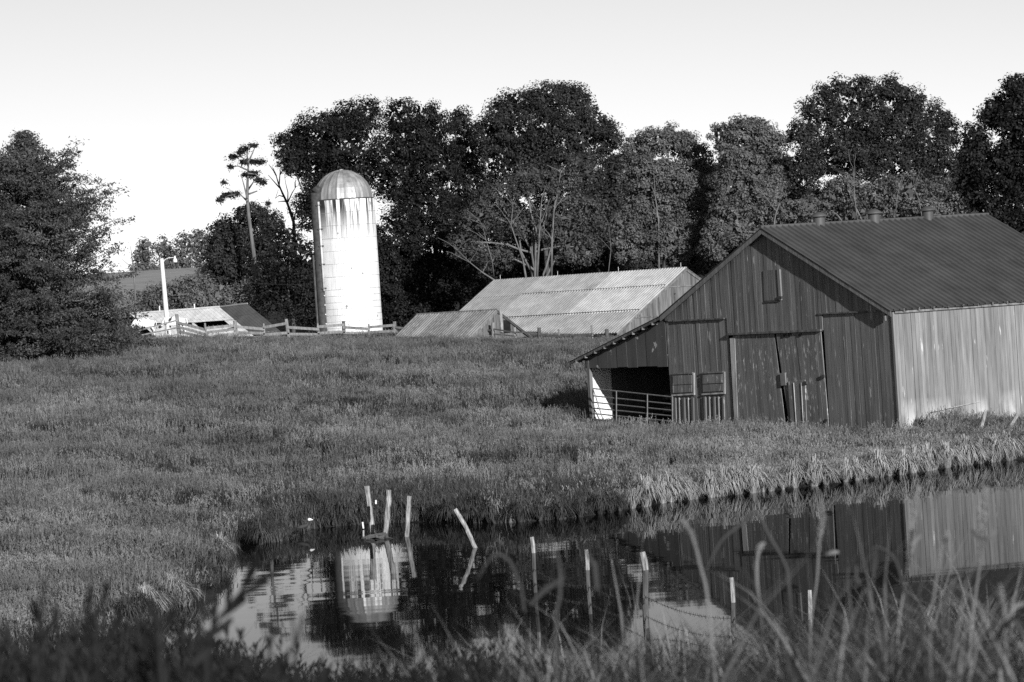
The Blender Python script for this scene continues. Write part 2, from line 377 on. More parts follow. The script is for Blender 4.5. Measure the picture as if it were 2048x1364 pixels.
# ------------------------------------------------------------------ main barn
e1 = Vector((0.848, 0.530, 0)); e1.normalize(); e2 = Vector((-e1.y, e1.x, 0))
nS = Vector((e1.y, -e1.x, 0)); nG = -e1                      # outward normals: long side wall, gable
C0 = Vector((12.06, 120.0, 0.0)); LB = 9.1
def B(a, s, z): return C0 + e1 * a + e2 * s + Z * z
barn = empty('barn', B(0, 0, 0.5), 'large dark board barn with dark metal roof and lean-to beside the pond', 'barn')
S_PK, S_L, S_LT, S_END = 6.45, 12.70, 17.75, 18.6
Z_E, Z_R, Z_LE = 4.33, 7.16, 2.98
def roof_z(s):
    if s <= S_PK: return Z_E + (Z_R - Z_E) * s / S_PK
    if s <= S_L: return Z_R + (4.42 - Z_R) * (s - S_PK) / (S_L - S_PK)
    return 4.42 + (Z_LE - 4.42) * (s - S_L) / (S_END - S_L)
def gs(x, y):                     # photo pixel -> (s, z) on the gable
    p = hit(x, y, C0, nG); return (p - C0).dot(e2), p.z
def gz(s): q = B(0, s, 0); return tz(q.x, q.y)
# dark inner shell so that the gaps between boards look into darkness
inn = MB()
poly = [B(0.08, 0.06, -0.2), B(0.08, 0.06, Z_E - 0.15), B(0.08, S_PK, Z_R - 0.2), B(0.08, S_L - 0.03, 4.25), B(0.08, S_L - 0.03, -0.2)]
inn.prism(poly, e1 * (LB - 0.16)); inn.build('dark_backing', M_dark, barn)
# gable boards, upper and lower
sa, za = gs(1350, 641); sb_, zb = gs(1452, 637); sc_, zc = gs(1640, 628); sd_, zd = gs(1735, 622)
sh0, zh0 = gs(1462, 668); sh1, zh1 = gs(1645, 660)
Z_LINE = (za + zb + zc + zd) / 4; Z_HEAD = (zh0 + zh1) / 2
DOOR = (sh1, sh0)
def gboard(s0, s1, z0, zt0, zt1, proud, name='board', mat=M_board, parent=barn, th=0.025):
    b = MB(); o = nG * proud; z0 += 0.0
    lo = [B(0, s0, z0) + o, B(0, s1, z0) + o, B(0, s1, z0) + o + nG * th, B(0, s0, z0) + o + nG * th]
    hi = [B(0, s0, zt0) + o, B(0, s1, zt1) + o, B(0, s1, zt1) + o + nG * th, B(0, s0, zt0) + o + nG * th]
    return b.hexa(lo, hi).build(name, mat, parent)
s = 0.03
while s < S_L - 0.05:
    w = rnd.choice([0.17, 0.2, 0.22, 0.24, 0.27]); s1 = min(s + w, S_L)
    m = (s + s1) / 2; gap = rnd.choice([0.006, 0.008, 0.012, 0.02])
    in_door = DOOR[0] - 0.02 < m < DOOR[1] + 0.02
    zlow = Z_HEAD + 0.02 if in_door else Z_LINE
    top0, top1 = roof_z(s) - 0.07, roof_z(s1 - gap) - 0.07
    if s < S_PK < s1: top0 = top1 = min(top0, top1)
    gboard(s, s1 - gap, zlow + rnd.uniform(-0.03, 0.02), top0, top1, 0.03 + rnd.uniform(0, 0.014))
    if not in_door:
        gboard(s, s1 - gap, max(0.3, gz(m)) - 0.05 + (rnd.random() < 0.2) * rnd.uniform(0.0, 0.18), Z_LINE + 0.05, Z_LINE + 0.05, rnd.uniform(0, 0.012))
    s = s1
# horizontal ledges that throw the dark lines
for (x0, y0, x1, y1) in [(1350, 641, 1452, 637), (1640, 628, 1737, 622)]:
    p0 = gs(x0, y0); p1 = gs(x1, y1); b = MB()
    c = (B(0, p0[0], Z_LINE) + B(0, p1[0], Z_LINE)) / 2 + nG * 0.07
    b.box(c, e2, nG, Z, abs(p0[0] - p1[0]), 0.05, 0.05).build('ledge', M_barnwood, barn)
b = MB(); b.box((B(0, DOOR[0] - 0.05, Z_HEAD) + B(0, DOOR[1] + 0.05, Z_HEAD)) / 2 + nG * 0.09, e2, nG, Z, DOOR[1] - DOOR[0] + 0.1, 0.10, 0.07)
b.build('door_track', M_barnwood, barn)
def quad_planks(name, corners, n, proud, mat, parent, th=None, jig=0.012):
    """a door leaf of planks; corners TL TR BR BL in photo pixels on the gable plane"""
    th = th or (0.012 if mat is M_trim else 0.03); q = [gs(*c) for c in corners]
    def at(f, g):
        tl, tr, br, bl = q
        a = (tl[0] + (tr[0] - tl[0]) * f, tl[1] + (tr[1] - tl[1]) * f); c = (bl[0] + (br[0] - bl[0]) * f, bl[1] + (br[1] - bl[1]) * f)
        return a[0] + (c[0] - a[0]) * g, a[1] + (c[1] - a[1]) * g
    back = MB(); o = nG * (proud - 0.02)
    ring = [B(0, *at(f, g)) + o for f, g in ((0.01, 0.01), (0.99, 0.01), (0.99, 0.985), (0.01, 0.985))]
    leaf = back.prism(ring, nG * 0.018).build(name, M_dark if mat is M_door else mat, parent)
    for i in range(n):
        f0, f1 = i / n + 0.004, (i + 1) / n - 0.004; g1 = 1 - rnd.random() * 0.015; pr = proud + rnd.uniform(0, jig)
        r4 = [B(0, *at(f, g)) + nG * pr for f, g in ((f0, 0), (f1, 0), (f1, g1), (f0, g1))]
        MB().prism(r4, nG * th).build('plank', mat, leaf)
    return leaf
lf = quad_planks('door', [(1468, 671), (1551, 667), (1575, 862), (1480, 858)], 9, 0.02, M_door, barn)
rt = quad_planks('door', [(1555, 667), (1645, 663), (1661, 854), (1583, 858)], 9, 0.035, M_door, barn)
sm = quad_planks('small_door', [(1581, 763), (1615, 759), (1619, 860), (1588, 861)], 4, 0.075, M_door, barn)
# battens that have lost their paint on the small door, the latch board between the leaves
for f in (0.35, 0.8):
    t0 = gs(1581 + 34 * f, 765); t1 = gs(1588 + 31 * f, 858)
    MB().prism([B(0, t0[0] - 0.011, t0[1]) + nG * 0.11, B(0, t0[0] + 0.011, t0[1]) + nG * 0.11, B(0, t1[0] + 0.011, t1[1]) + nG * 0.11, B(0, t1[0] - 0.011, t1[1]) + nG * 0.11], nG * 0.02).build('batten', M_trim, sm)
quad_planks('latch_board', [(1565, 746), (1575, 745), (1577, 770), (1567, 771)], 1, 0.08, M_board, barn)
# strip of peeling paint beside the left leaf
quad_planks('jamb', [(1463, 676), (1473, 675), (1480, 858), (1473, 858)], 1, 0.055, M_trim, lf)
# loft door
lo_ = quad_planks('loft_door', [(1530, 541), (1562, 538), (1566, 600), (1533, 603)], 4, 0.05, M_board, barn)
quad_planks('side_trim', [(1559, 538), (1564, 538), (1568, 600), (1563, 600)], 1, 0.072, M_board_side, lo_)
quad_planks('hinge', [(1561, 592), (1569, 592), (1569, 597), (1561, 597)], 1, 0.085, M_rust, lo_)
quad_planks('sill', [(1533, 601), (1562, 599), (1562, 603), (1533, 605)], 1, 0.06, M_rust, lo_)
# the two boarded windows and the battens below them
for (x0, y0, x1, y1) in [(1347, 747, 1392, 792), (1407, 745, 1453, 790)]:
    wn = quad_planks('window', [(x0, y0), (x1 - 1, y0 - 2), (x1, y1 - 3), (x0 + 1, y1)], 1, 0.035, M_board, barn)
    hgt = y1 - y0
    for fa, fb_ in ((0.1, 0.5), (0.53, 0.86)):
        quad_planks('panel', [(x0 + 3, y0 + hgt * fa), (x1 - 4, y0 - 2 + hgt * fa), (x1 - 4, y0 - 2 + hgt * fb_), (x0 + 3, y0 + hgt * fb_)], 1, 0.062, M_door, wn)
    quad_planks('frame', [(x1 - 3, y0 - 2), (x1, y0 - 2), (x1 + 1, y1 - 2), (x1 - 2, y1 - 2)], 1, 0.068, M_trim, wn)
    quad_planks('frame', [(x0, y0 - 1), (x1 - 3, y0 - 3), (x1 - 3, y0), (x0, y0 + 2)], 1, 0.066, M_board, wn)
    quad_planks('sill', [(x0, y1 - 3), (x1 + 1, y1 - 6), (x1 + 1, y1 - 3), (x0, y1)], 1, 0.075, M_trim, wn)
    for k in range(5):
        xb = x0 + 4 + k * (x1 - x0 - 4) / 4.6
        quad_planks('batten', [(xb, y1 + 3), (xb + (1.8 if k % 2 else 3.5), y1 + 3), (xb + (3.3 if k % 2 else 5), 849 - rnd.random() * 4), (xb + 1.5, 849)], 1, 0.045, M_trim if k % 2 else M_board, barn)
# small dark holes above the right leaf and iron fittings
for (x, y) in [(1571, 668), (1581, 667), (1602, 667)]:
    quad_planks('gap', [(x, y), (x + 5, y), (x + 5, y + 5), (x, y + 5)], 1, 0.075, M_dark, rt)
for (x, y) in [(1649, 749), (1655, 838), (1614, 762)]:
    quad_planks('hinge', [(x, y), (x + 6, y), (x + 6, y + 6), (x, y + 6)], 1, 0.11, M_rust, rt)
# side wall boards
s = 0.02; proto = None; a = 0.0
while a < LB - 0.02:
    w = rnd.choice([0.14, 0.16, 0.18, 0.2]); b = MB(); pr = rnd.uniform(0, 0.012); g = rnd.choice([0.004, 0.006, 0.012])
    q = B(a, 0, 0); z0 = max(0.35, tz(q.x, q.y)) - 0.05 + (rnd.random() < 0.25) * rnd.uniform(0, 0.15)
    lo = [B(a, 0, z0) + nS * pr, B(a + w - g, 0, z0) + nS * pr, B(a + w - g, 0, z0) + nS * (pr + 0.025), B(a, 0, z0) + nS * (pr + 0.025)]
    b.hexa(lo, [p + Z * (Z_E - 0.06 - z0) for p in lo]).build('board', M_board_side, barn); a += w
MB().box(B(-0.015, -0.015, 2.3) , e1, e2, Z, 0.10, 0.10, 3.95).build('corner_board', M_board_side, barn)
# far gable and back wall, plain
MB().prism([B(LB, 0, 0.3), B(LB, 0, Z_E - .08), B(LB, S_PK, Z_R - .1), B(LB, S_L, 4.3), B(LB, S_L, 0.3)], e1 * 0.04).build('rear_wall', M_board, barn)
# metal roof sheets
def sheet_mesh(p0, along, down, w, ln, nrm, ribs, rib_h, rib_w):
    """one ribbed sheet: profile across 'along', run down 'down'"""
    prof = [(0.0, 0.0)]
    for k in range(ribs):
        c = (k + 0.5) * w / ribs
        prof += [(c - rib_w, 0), (c - rib_w * 0.45, rib_h), (c + rib_w * 0.45, rib_h), (c + rib_w, 0)]
    prof.append((w + 0.02, 0.004))
    b = MB(); n = len(prof)
    top = [p0 + along * x + nrm * h for x, h in prof]; bot = [p + down * ln for p in top]
    top2 = [p - nrm * 0.012 for p in top]; bot2 = [p - nrm * 0.012 for p in bot]
    b.add(top + bot, [(i, i + n, i + 1 + n, i + 1) for i in range(n - 1)])
    b.add(bot + bot2, [(i, i + n, i + 1 + n, i + 1) for i in range(n - 1)])
    b.add([top[0], bot[0], bot2[0], top2[0]], [(0, 1, 2, 3)])
    b.add([top[-1], bot[-1], bot2[-1], top2[-1]], [(3, 2, 1, 0)])
    b.add([top2[0], top2[-1], bot2[-1], bot2[0]], [(3, 2, 1, 0)])
    return b
def sheet_slope(parent, ridge0, along, length, eave0, rows, mat_fn, w=0.76, ribs=3, rib_h=0.035, rib_w=0.045, lap=0.12):
    along = along.normalized(); full = eave0 - ridge0; down = full.normalized(); ln = full.length; nrm = along.cross(down)
    if nrm.z < 0: nrm = -nrm
    n = max(1, round(length / w)); w = length / n; cuts = [0] + list(rows) + [1.0]
    for r_ in range(len(cuts) - 1):
        p0 = ridge0 + down * (cuts[r_] * ln) + nrm * (0.016 * (len(cuts) - 2 - r_))
        L_ = (cuts[r_ + 1] - cuts[r_]) * ln + (lap if r_ < len(cuts) - 2 else 0)
        cache = {}
        for k in range(n):
            mt = mat_fn(r_, (k + 0.5) / n)
            if mt is None: continue
            o = cache.get(mt.name)
            if o is None:
                o = sheet_mesh(p0 + along * (w * k), along, down, w, L_, nrm, ribs, rib_h, rib_w).build('roof_sheet', mt, parent)
                o['_k'] = k; cache[mt.name] = o; o.location += nrm * 0.0
            else:
                o2 = copy_at(o, along * (w * (k - o['_k'])) + nrm * rnd.uniform(-0.004, 0.004) + down * rnd.uniform(-0.015, 0.015))
OV = 0.27
rs = sheet_slope(barn, B(-OV, S_PK, Z_R + 0.03), e1, LB + 2 * OV, B(-OV, -0.22, Z_E - 0.07), [0.52], lambda r_, f: M_roof, rib_h=0.055, rib_w=0.04)
sheet_slope(barn, B(-OV, S_PK + 0.01, Z_R + 0.03), e1, LB + 2 * OV, B(-OV, S_L + 0.02, 4.47), [], lambda r_, f: M_roof)
sheet_slope(barn, B(-OV, S_L, 4.46), e1, LB + 2 * OV, B(-OV, S_END, Z_LE + 0.02), [], lambda r_, f: M_roof)
MB().tube([B(-OV, S_PK, Z_R + 0.06), B(LB + OV, S_PK, Z_R + 0.06)], 0.06, 8).build('ridge_cap', M_roof, barn)
# barge boards under the sheets, following the rakes
def rake(s0, z0, s1, z1, a0, mat, parent=barn, d=0.16, th=0.035, nm='barge_board'):
    MB().prism([B(a0, s0, z0), B(a0, s1, z1), B(a0, s1, z1 - d), B(a0, s0, z0 - d)], e1 * th).build(nm, mat, parent)
rake(-0.2, Z_E - 0.10, S_PK, Z_R + 0.0, -OV + 0.02, M_board_side)
rake(S_PK, Z_R + 0.0, S_L, 4.43, -OV + 0.02, M_board)
rake(S_L, 4.43, S_END, Z_LE - 0.01, -OV + 0.02, M_barnwood, d=0.09)
MB().box((B(0, -0.10, Z_E - 0.12) + B(LB, -0.10, Z_E - 0.12)) / 2, e1, e2, Z, LB, 0.05, 0.10).build('eave_board', M_barnwood, barn)
k = 0.3
while k < LB:
    MB().box(B(k, -0.11, Z_E - 0.07), e1, e2, Z, 0.05, 0.20, 0.07).build('rafter_tail', M_barnwood, barn); k += 0.6
quad_planks('bracket', [(1770, 625), (1775, 625), (1777, 641), (1773, 641)], 1, 0.09, M_board_side, barn)
# ridge ventilators
for x in (1638, 1748, 1856):
    p = hit(x, 437, B(0, S_PK, 0), e2); c = Vector((p.x, p.y, Z_R + 0.02)); v = MB(); n = 14
    ring = lambda r_, z: [c + Vector((math.cos(i * 2 * math.pi / n) * r_, math.sin(i * 2 * math.pi / n) * r_, z)) for i in range(n)]
    def lathe(mb, prof):
        rr = [ring(*q) for q in prof]; vs = [q for g_ in rr for q in g_]
        fs = [(i * n + k_, i * n + (k_ + 1) % n, (i + 1) * n + (k_ + 1) % n, (i + 1) * n + k_) for i in range(len(prof) - 1) for k_ in range(n)]
        return mb.add(vs, fs)
    lathe(v, [(0.20, -0.15), (0.20, 0.30)]); vo = v.build('ridge_ventilator', M_roof, barn, smooth=True)
    lathe(MB(), [(0.02, 0.26), (0.29, 0.27), (0.30, 0.30), (0.14, 0.41), (0.03, 0.44), (0.0, 0.44)]).build('cap', M_roof, vo, smooth=True)
# ---- lean-to
zl0 = gs(1183, 738)[1]; zl1 = gs(1337, 731)[1]; Z_LH = (zl0 + zl1) / 2
s = S_L + 0.02
while s < S_LT:
    s1 = min(s + 0.62, S_LT + 0.15)
    gboard(s, s1 - 0.006, Z_LH + rnd.uniform(-0.02, 0.02), roof_z(s) - 0.1, roof_z(s1) - 0.1, rnd.uniform(0, 0.015), 'siding_sheet', M_leanto); s = s1
MB().box((B(0.1, S_L, Z_LH + .1) + B(0.1, S_LT, Z_LH + .1)) / 2, e2, e1, Z, S_LT - S_L, 0.12, 0.2).build('header_beam', M_barnwood, barn)
k = S_L + 0.5
while k < S_END:
    MB().box(B(-OV / 2, k, roof_z(k) - 0.09), e1, e2, Z, OV, 0.05, 0.09).build('rafter_tail', M_barnwood, barn); k += 0.62
a = 0.05
while a < LB:                     # lean-to outer wall: whitewash only in the sun patch, darker boards stand for shade
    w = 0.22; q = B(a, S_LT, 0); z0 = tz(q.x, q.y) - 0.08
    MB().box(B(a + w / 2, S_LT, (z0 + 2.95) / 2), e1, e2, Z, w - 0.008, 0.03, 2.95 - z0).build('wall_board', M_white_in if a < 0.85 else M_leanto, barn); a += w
MB().prism([B(6.4, S_L, 0.4), B(6.4, S_LT, 0.4), B(6.4, S_LT, 2.95), B(6.4, S_L, 4.2)], e1 * 0.03).build('back_wall', M_leanto, barn)
for k in range(18):
    s_ = S_L + 0.2 + k * 0.27
    MB().box(B(6.37, s_, 1.7), e1, e2, Z, 0.04, 0.07, 2.2).build('back_batten', M_rust, barn)
MB().box(B(0.02, S_LT - 0.02, 1.85), e1, e2, Z, 0.14, 0.14, 2.3).build('corner_post', M_barnwood, barn)
for a in (0.25, 3.2):            # inner posts and rail of the stall
    MB().box(B(a + 2.4, S_L + 2.6, 1.8), e1, e2, Z, 0.14, 0.14, 2.6).build('inner_post', M_barnwood, barn)
MB().box(B(3.0, (S_L + S_LT) / 2, 1.5), e2, e1, Z, S_LT - S_L - 0.3, 0.04, 0.2).build('stall_board', M_barnwood, barn)
MB().box(B(3.0, (S_L + S_LT) / 2, 1.05), e2, e1, Z, S_LT - S_L - 0.3, 0.04, 0.2).build('stall_board', M_barnwood, barn)
# ---- tube gate across the lean-to
gate = empty('farm_gate', B(-0.22, 15.2, gz(15.2)), 'six-bar tubular metal gate across the open lean-to of the barn', 'gate')
gp = B(-0.25, 0, 0)
gl_t, gl_b = hit(1186, 777, gp, nG), hit(1186, 838, gp, nG); gr_t, gr_b = hit(1345, 794, gp, nG), hit(1345, 852, gp, nG)
gl_b.z = min(gl_b.z, gl_t.z - 1.0); gr_b.z = min(gr_b.z, gr_t.z - 1.02)
for f in (0, 0.24, 0.45, 0.64, 0.82, 1.0):
    MB().tube([gl_t.lerp(gl_b, f), gr_t.lerp(gr_b, f)], 0.024, 6).build('bar', M_gate, gate)
for f in (0.0, 0.31, 0.70, 1.0):
    MB().tube([gl_t.lerp(gr_t, f) + nG * 0.03 * (0 < f < 1), gl_b.lerp(gr_b, f) + nG * 0.03 * (0 < f < 1)], 0.026 if f in (0, 1) else 0.02, 6).build('upright', M_gate, gate)
MB().tube([gl_t.lerp(gr_t, 0.01) + nG * 0.03, gl_b.lerp(gr_b, 0.14) + nG * 0.03], 0.018, 6).build('brace', M_gate, gate)
# pale pole leaning along the side wall, two short leaning posts in the weeds
def on_side(x, y, off=0.0): return hit(x, y, C0 + nS * off, nS)
p0, p1 = on_side(1862, 824, 0.16), on_side(1961, 803, 0.06)
tag(MB().tube([p0, p1], [0.014, 0.009], 6).build('pole', M_trim), 'thin pale pole lying slanted against the side wall of the barn', 'pole')
def stake(pts_px, d, rad, mat, name, label, cat, group=None, n=8, knots=True):
    pts = [P(x, y, d) for x, y in pts_px]
    fine = []; 
    for i in range(len(pts) - 1):
        for k_ in range(3): fine.append(pts[i].lerp(pts[i + 1], k_ / 3))
    fine.append(pts[-1]); m = len(fine)
    rr = [rad * (1 + rnd.uniform(-0.10, 0.10)) for _ in fine]
    b = MB(); b.tube([p + Vector((rnd.uniform(-1, 1), rnd.uniform(-1, 1), 0)) * rad * 0.12 for p in fine], rr, n)
    return tag(b.build(name, mat, None, False), label, cat, group)
for pts, lab in [([(1970, 824), (1963, 858)], 'short pale leaning post in the weeds close to the barn corner side'), ([(2036, 828), (2024, 848), (2014, 872)], 'short pale slanting post at the right frame edge by the barn')]:
    stake(pts, 116.5, 0.055, M_post, 'post', lab, 'post')

# ------------------------------------------------------------------ silo
D_SILO = 223.0
pb = P(704, 668, D_SILO); RS = 1.82
SB = Vector((pb.x, D_SILO, tz(pb.x, D_SILO) - 0.1)); Z_RIM = P(748, 396, D_SILO).z
silo = empty('silo', SB, 'tall white concrete stave silo with ribbed metal dome behind the fence', 'silo')
nst, nco = 40, 11; hco = (Z_RIM - SB.z) / nco; da = 2 * math.pi / nst
def arc_panel(r, a0, a1, z0, z1, th, n=3):
    b = MB(); vs = []
    for i in range(n + 1):
        a = a0 + (a1 - a0) * i / n; d = Vector((math.cos(a), math.sin(a), 0))
        vs += [SB + d * r + Z * z0, SB + d * r + Z * z1, SB + d * (r - th) + Z * z1, SB + d * (r - th) + Z * z0]
    fs = []
    for i in range(n):
        j = i * 4
        for q in range(4): fs.append((j + q, j + (q + 1) % 4, j + 4 + (q + 1) % 4, j + 4 + q))
    return b.add(vs, fs + [(3, 2, 1, 0), (n * 4, n * 4 + 1, n * 4 + 2, n * 4 + 3)])
st0 = arc_panel(RS, -da / 2 + 0.004, da / 2 - 0.004, 0.006, hco - 0.006, 0.06).build('stave', M_stave, silo)
rest = MB(); first = True
for r_ in range(nco):
    for k in range(nst):
        a = k * da + (da / 2 if r_ % 2 else 0); 
        if math.sin(a) < 0.12:                       # the half that the pond side sees: single staves
            o = st0 if first else st0.copy()
            if not first: COL.objects.link(o)
            first = False
            o.location = (0, 0, r_ * hco); o.rotation_euler = (0, 0, a); sca = 1 + rnd.uniform(-0.0025, 0.0025); o.scale = (sca, sca, 1)
        else:
            q = arc_panel(RS, a - da / 2 + 0.004, a + da / 2 - 0.004, r_ * hco + 0.006, (r_ + 1) * hco - 0.006, 0.06); rest.add(q.v, q.f)
tag(rest.build('rear_staves', M_stave, silo), kind='stuff')
def ring_tube(z, r, t, n=48):
    b = MB(); b.tube([SB + Vector((math.cos(i * 2 * math.pi / n) * r, math.sin(i * 2 * math.pi / n) * r, z)) for i in range(n + 1)], t, 5, False); return b
def cyl(mb, r, z0, z1, n=40, c=SB):
    vs = []
    for z in (z0, z1): vs += [c + Vector((math.cos(i * 2 * math.pi / n) * r, math.sin(i * 2 * math.pi / n) * r, z)) for i in range(n)]
    return mb.add(vs, [(i, (i + 1) % n, n + (i + 1) % n, n + i) for i in range(n)])
cyl(MB(), RS - 0.03, 0, nco * hco).build('core', M_mortar, silo, True)
for r_ in range(nco):
    for f in ((0.0, 0.5) if r_ < 4 else (0.0,)):
        if r_ + f > 0: ring_tube((r_ + f) * hco, RS + 0.006, 0.011).build('hoop', M_hoop, silo, True)
HT = nco * hco; RD = RS - 0.10; ng = 20; dg = 2 * math.pi / ng; HD = P(680, 341, D_SILO).z - Z_RIM
gore = MB(); vs = []; fs = []; nr = 9
for i in range(nr):
    t = i / (nr - 1) * R(88); 
    for j in range(5):
        a = (j / 4 - 0.5) * dg; r_ = RD * math.cos(t) + (0.035 if j in (0, 4) else 0.0) * math.cos(t) ; zz = HD * math.sin(t) + (0.02 if j in (0, 4) else 0)
        vs.append(SB + Vector((math.cos(a) * r_, math.sin(a) * r_, HT + 0.02 + zz)))
for i in range(nr - 1):
    for j in range(4): fs.append((i * 5 + j, i * 5 + j + 1, i * 5 + j + 6, i * 5 + j + 5))
g0 = gore.add(vs, fs).build('dome_panel', M_dome, silo, False)
for k in range(1, ng):
    o = g0.copy(); COL.objects.link(o); o.rotation_euler = (0, 0, k * dg)
ring_tube(HT + 0.02, RD + 0.07, 0.05).build('rim', M_rust, silo, True)
cyl(MB(), 0.12, HT + HD - 0.02, HT + HD + 0.07, 10).build('finial', M_dome, silo)
# chute, dark on the left flank, pale pipe, dark mast
ca = R(212); cc_ = SB + Vector((math.cos(ca), math.sin(ca), 0)) * (RS + 0.02)
cyl(MB(), 0.30, 0.2, HT + 0.5, 16, cc_).build('chute', M_rust, silo, True)
hb = MB(); hb.tube([cc_ + Z * (HT + 0.5), cc_ + Z * (HT + 0.8) + Vector((0.25, 0.1, 0))], [0.31, 0.2], 12); hb.build('chute_hood', M_rust, silo, True)
pc = cc_ + Vector((0.16, -0.33, 0))
MB().tube([pc + Z * (HT * 0.36), pc + Z * (HT - 0.05)], 0.065, 8).build('blower_pipe', M_pale_pipe, silo, True)
for f in (0.38, 0.55, 0.68, 0.8, 0.97):
    MB().box(pc + Z * (HT * f), (1, 0, 0), (0, 1, 0), Z, 0.3, 0.12, 0.07).build('pipe_bracket', M_rust, silo)
ms = cc_ + Vector((-0.36, -0.1, 0))
MB().tube([ms, ms + Z * (HT * 0.62)], 0.06, 8).build('mast', M_post_dark, silo)
for k in range(14):
    MB().box(cc_ + Vector((0.16, -0.33, 0.5 + k * 0.55)), (1, 0, 0), (0, 1, 0), Z, 0.07, 0.05, 0.07).build('chute_bolt', M_pale_pipe, silo)
MB().tube([SB + Vector((RS - 0.05, -0.2, HT + 0.02)), SB + Vector((RS + 0.5, -0.25, HT + 0.07))], 0.025, 6).build('spout', M_pale_pipe, silo)

# ------------------------------------------------------------------ other farm buildings
def gabled_shed(name, label, ridge_px_r, ridge_px_l, d_r, phi, half, z_eave, rows, mat_fn, wall_mat, cat='shed', w=0.7, ribs=3, rib_h=0.035, rib_w=0.045, nboards=30, far_barge=None):
    """ridge runs from its right end (near) to its left end; phi turns the right gable towards the camera"""
    Rr = P(*ridge_px_r, d_r); g = Vector((-math.cos(phi), math.sin(phi), 0)); pn = Vector((-math.sin(phi), -math.cos(phi), 0))
    lx = P(*ridge_px_l, d_r)
    # length so that the left end of the ridge is seen at ridge_px_l
    ql = ray(*ridge_px_l); k = ql.x / ql.y; ln = (k * Rr.y - Rr.x) / (g.x - k * g.y)
    zr = Rr.z; gr = (z_eave - 1.6)
    root = empty(name, Vector((Rr.x, Rr.y, z_eave - 1.5)), label, cat)
    ov = 0.12
    r_up = Rr - g * ov
    near0 = r_up + pn * (half + 0.25); near0.z = z_eave - 0.03
    sheet_slope(root, r_up + Z * 0.03, g, ln + 2 * ov, near0, rows, mat_fn, w, ribs, rib_h, rib_w)
    far0 = r_up - pn * (half + 0.25); far0.z = z_eave - 0.03
    sheet_slope(root, r_up + Z * 0.03, g, ln + 2 * ov, far0, [], lambda r_, f: M_sheet_c, w, ribs, rib_h, rib_w)
    MB().tube([r_up + Z * 0.05, r_up + g * (ln + 2 * ov) + Z * 0.05], 0.05, 6).build('ridge_cap', mat_fn(0, 0.5) or M_sheet_c, root)
    # gable boards on the right end
    s_ = -half; bw = 2 * half / nboards
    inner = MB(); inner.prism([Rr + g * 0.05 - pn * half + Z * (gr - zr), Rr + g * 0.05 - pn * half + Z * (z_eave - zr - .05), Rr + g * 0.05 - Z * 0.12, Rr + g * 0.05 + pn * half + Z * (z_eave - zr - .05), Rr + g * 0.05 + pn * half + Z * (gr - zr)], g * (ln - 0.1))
    inner.build('dark_backing', M_dark, root)  # near-black block stands for the unlit inside
    for i in range(nboards):
        a0, a1 = -half + i * bw, -half + (i + 1) * bw - 0.01
        h = lambda q: zr - 0.1 - (zr - z_eave) * abs(q) / half
        t0, t1 = h(a0), h(a1)
        o = -g * rnd.uniform(0, 0.02); gap = gr + rnd.uniform(0, 0.1)
        base = [Rr + pn * a0 + o, Rr + pn * a1 + o, Rr + pn * a1 + o - g * 0.025, Rr + pn * a0 + o - g * 0.025]
        lo = [Vector((p.x, p.y, gap)) for p in base]; hi = [Vector((p.x, p.y, t)) for p, t in zip(base, (t0, t1, t1, t0))]
        MB().hexa(lo, hi).build('board', wall_mat, root)
    for sg in (1, -1):
        e = Rr + pn * (sg * (half + 0.25)); e.z = z_eave - 0.03
        q = Rr + Z * 0.0 - g * (ov - 0.02); e = e - g * (ov - 0.02)
        MB().prism([q, e, e - Z * 0.14, q - Z * 0.14], g * 0.03).build('barge_board', wall_mat if sg > 0 else (far_barge or M_barnwood), root)
    # near long wall
    MB().prism([Rr + pn * half + Z * (gr - zr), Rr + pn * half + g * ln + Z * (gr - zr), Rr + pn * half + g * ln + Z * (z_eave - zr), Rr + pn * half + Z * (z_eave - zr)], pn * 0.03).build('long_wall', wall_mat, root)
    return root, Rr, g, pn, ln
def back_mat(r_, f):
    if r_ == 2: return M_sheet_a
    if f < 0.36: return M_sheet_b
    return M_sheet_a if f < 0.76 else M_sheet_c
bb, Rr, g_, pn_, ln_ = gabled_shed('livestock_barn', 'long low grey barn with patched metal roof beyond the hilltop fence', (1370, 537), (990, 561), 218.0, R(40), 6.5, 2.95, [0.28, 0.66], back_mat, M_barnwood, 'barn', w=0.6, ribs=3, rib_h=0.055, rib_w=0.05, nboards=44)
for f in (0.28, 0.66):
    q = (Rr + pn_ * (6.75 * f)); q.z = Rr.z + 0.03 + (2.92 - Rr.z - .03) * f + 0.075
    MB().tube([q, q + g_ * (ln_ * (0.75 if f < .5 else 1.0))], 0.022, 5).build('lap_seam', M_rust, bb)
for f in (0.02, 0.34, 0.66, 0.97):
    MB().tube([Rr + g_ * (ln_ * f), Rr + g_ * (ln_ * f) + Z * 0.35], 0.015, 5).build('lightning_rod', M_pale_pipe, bb)
MB().box(Rr + pn_ * 1.2 - g_ * 0.08 + Z * -1.4, pn_, g_, Z, 0.05, 0.1, 0.05).build('bracket', M_rust, bb)
MB().box(Rr - g_ * 0.05 - Z * 1.0, pn_, g_, Z, 4.6, 0.05, 0.06).build('girt', M_barnwood, bb)
MB().box(Rr - g_ * 0.05 - Z * 2.6, pn_, g_, Z, 10.2, 0.05, 0.06).build('girt', M_barnwood, bb)
ss, Rs, gs_, ps_, ls_ = gabled_shed('small_shed', 'small low shed with rust-streaked metal roof in front of the grey barn', (992, 621), (836, 628), 206.0, R(42), 2.7, 2.95, [], lambda r_, f: M_sheet_e if (int(f * 9) % 3) else M_sheet_c, M_barnwood, 'shed', w=0.6, nboards=18, far_barge=M_rust)
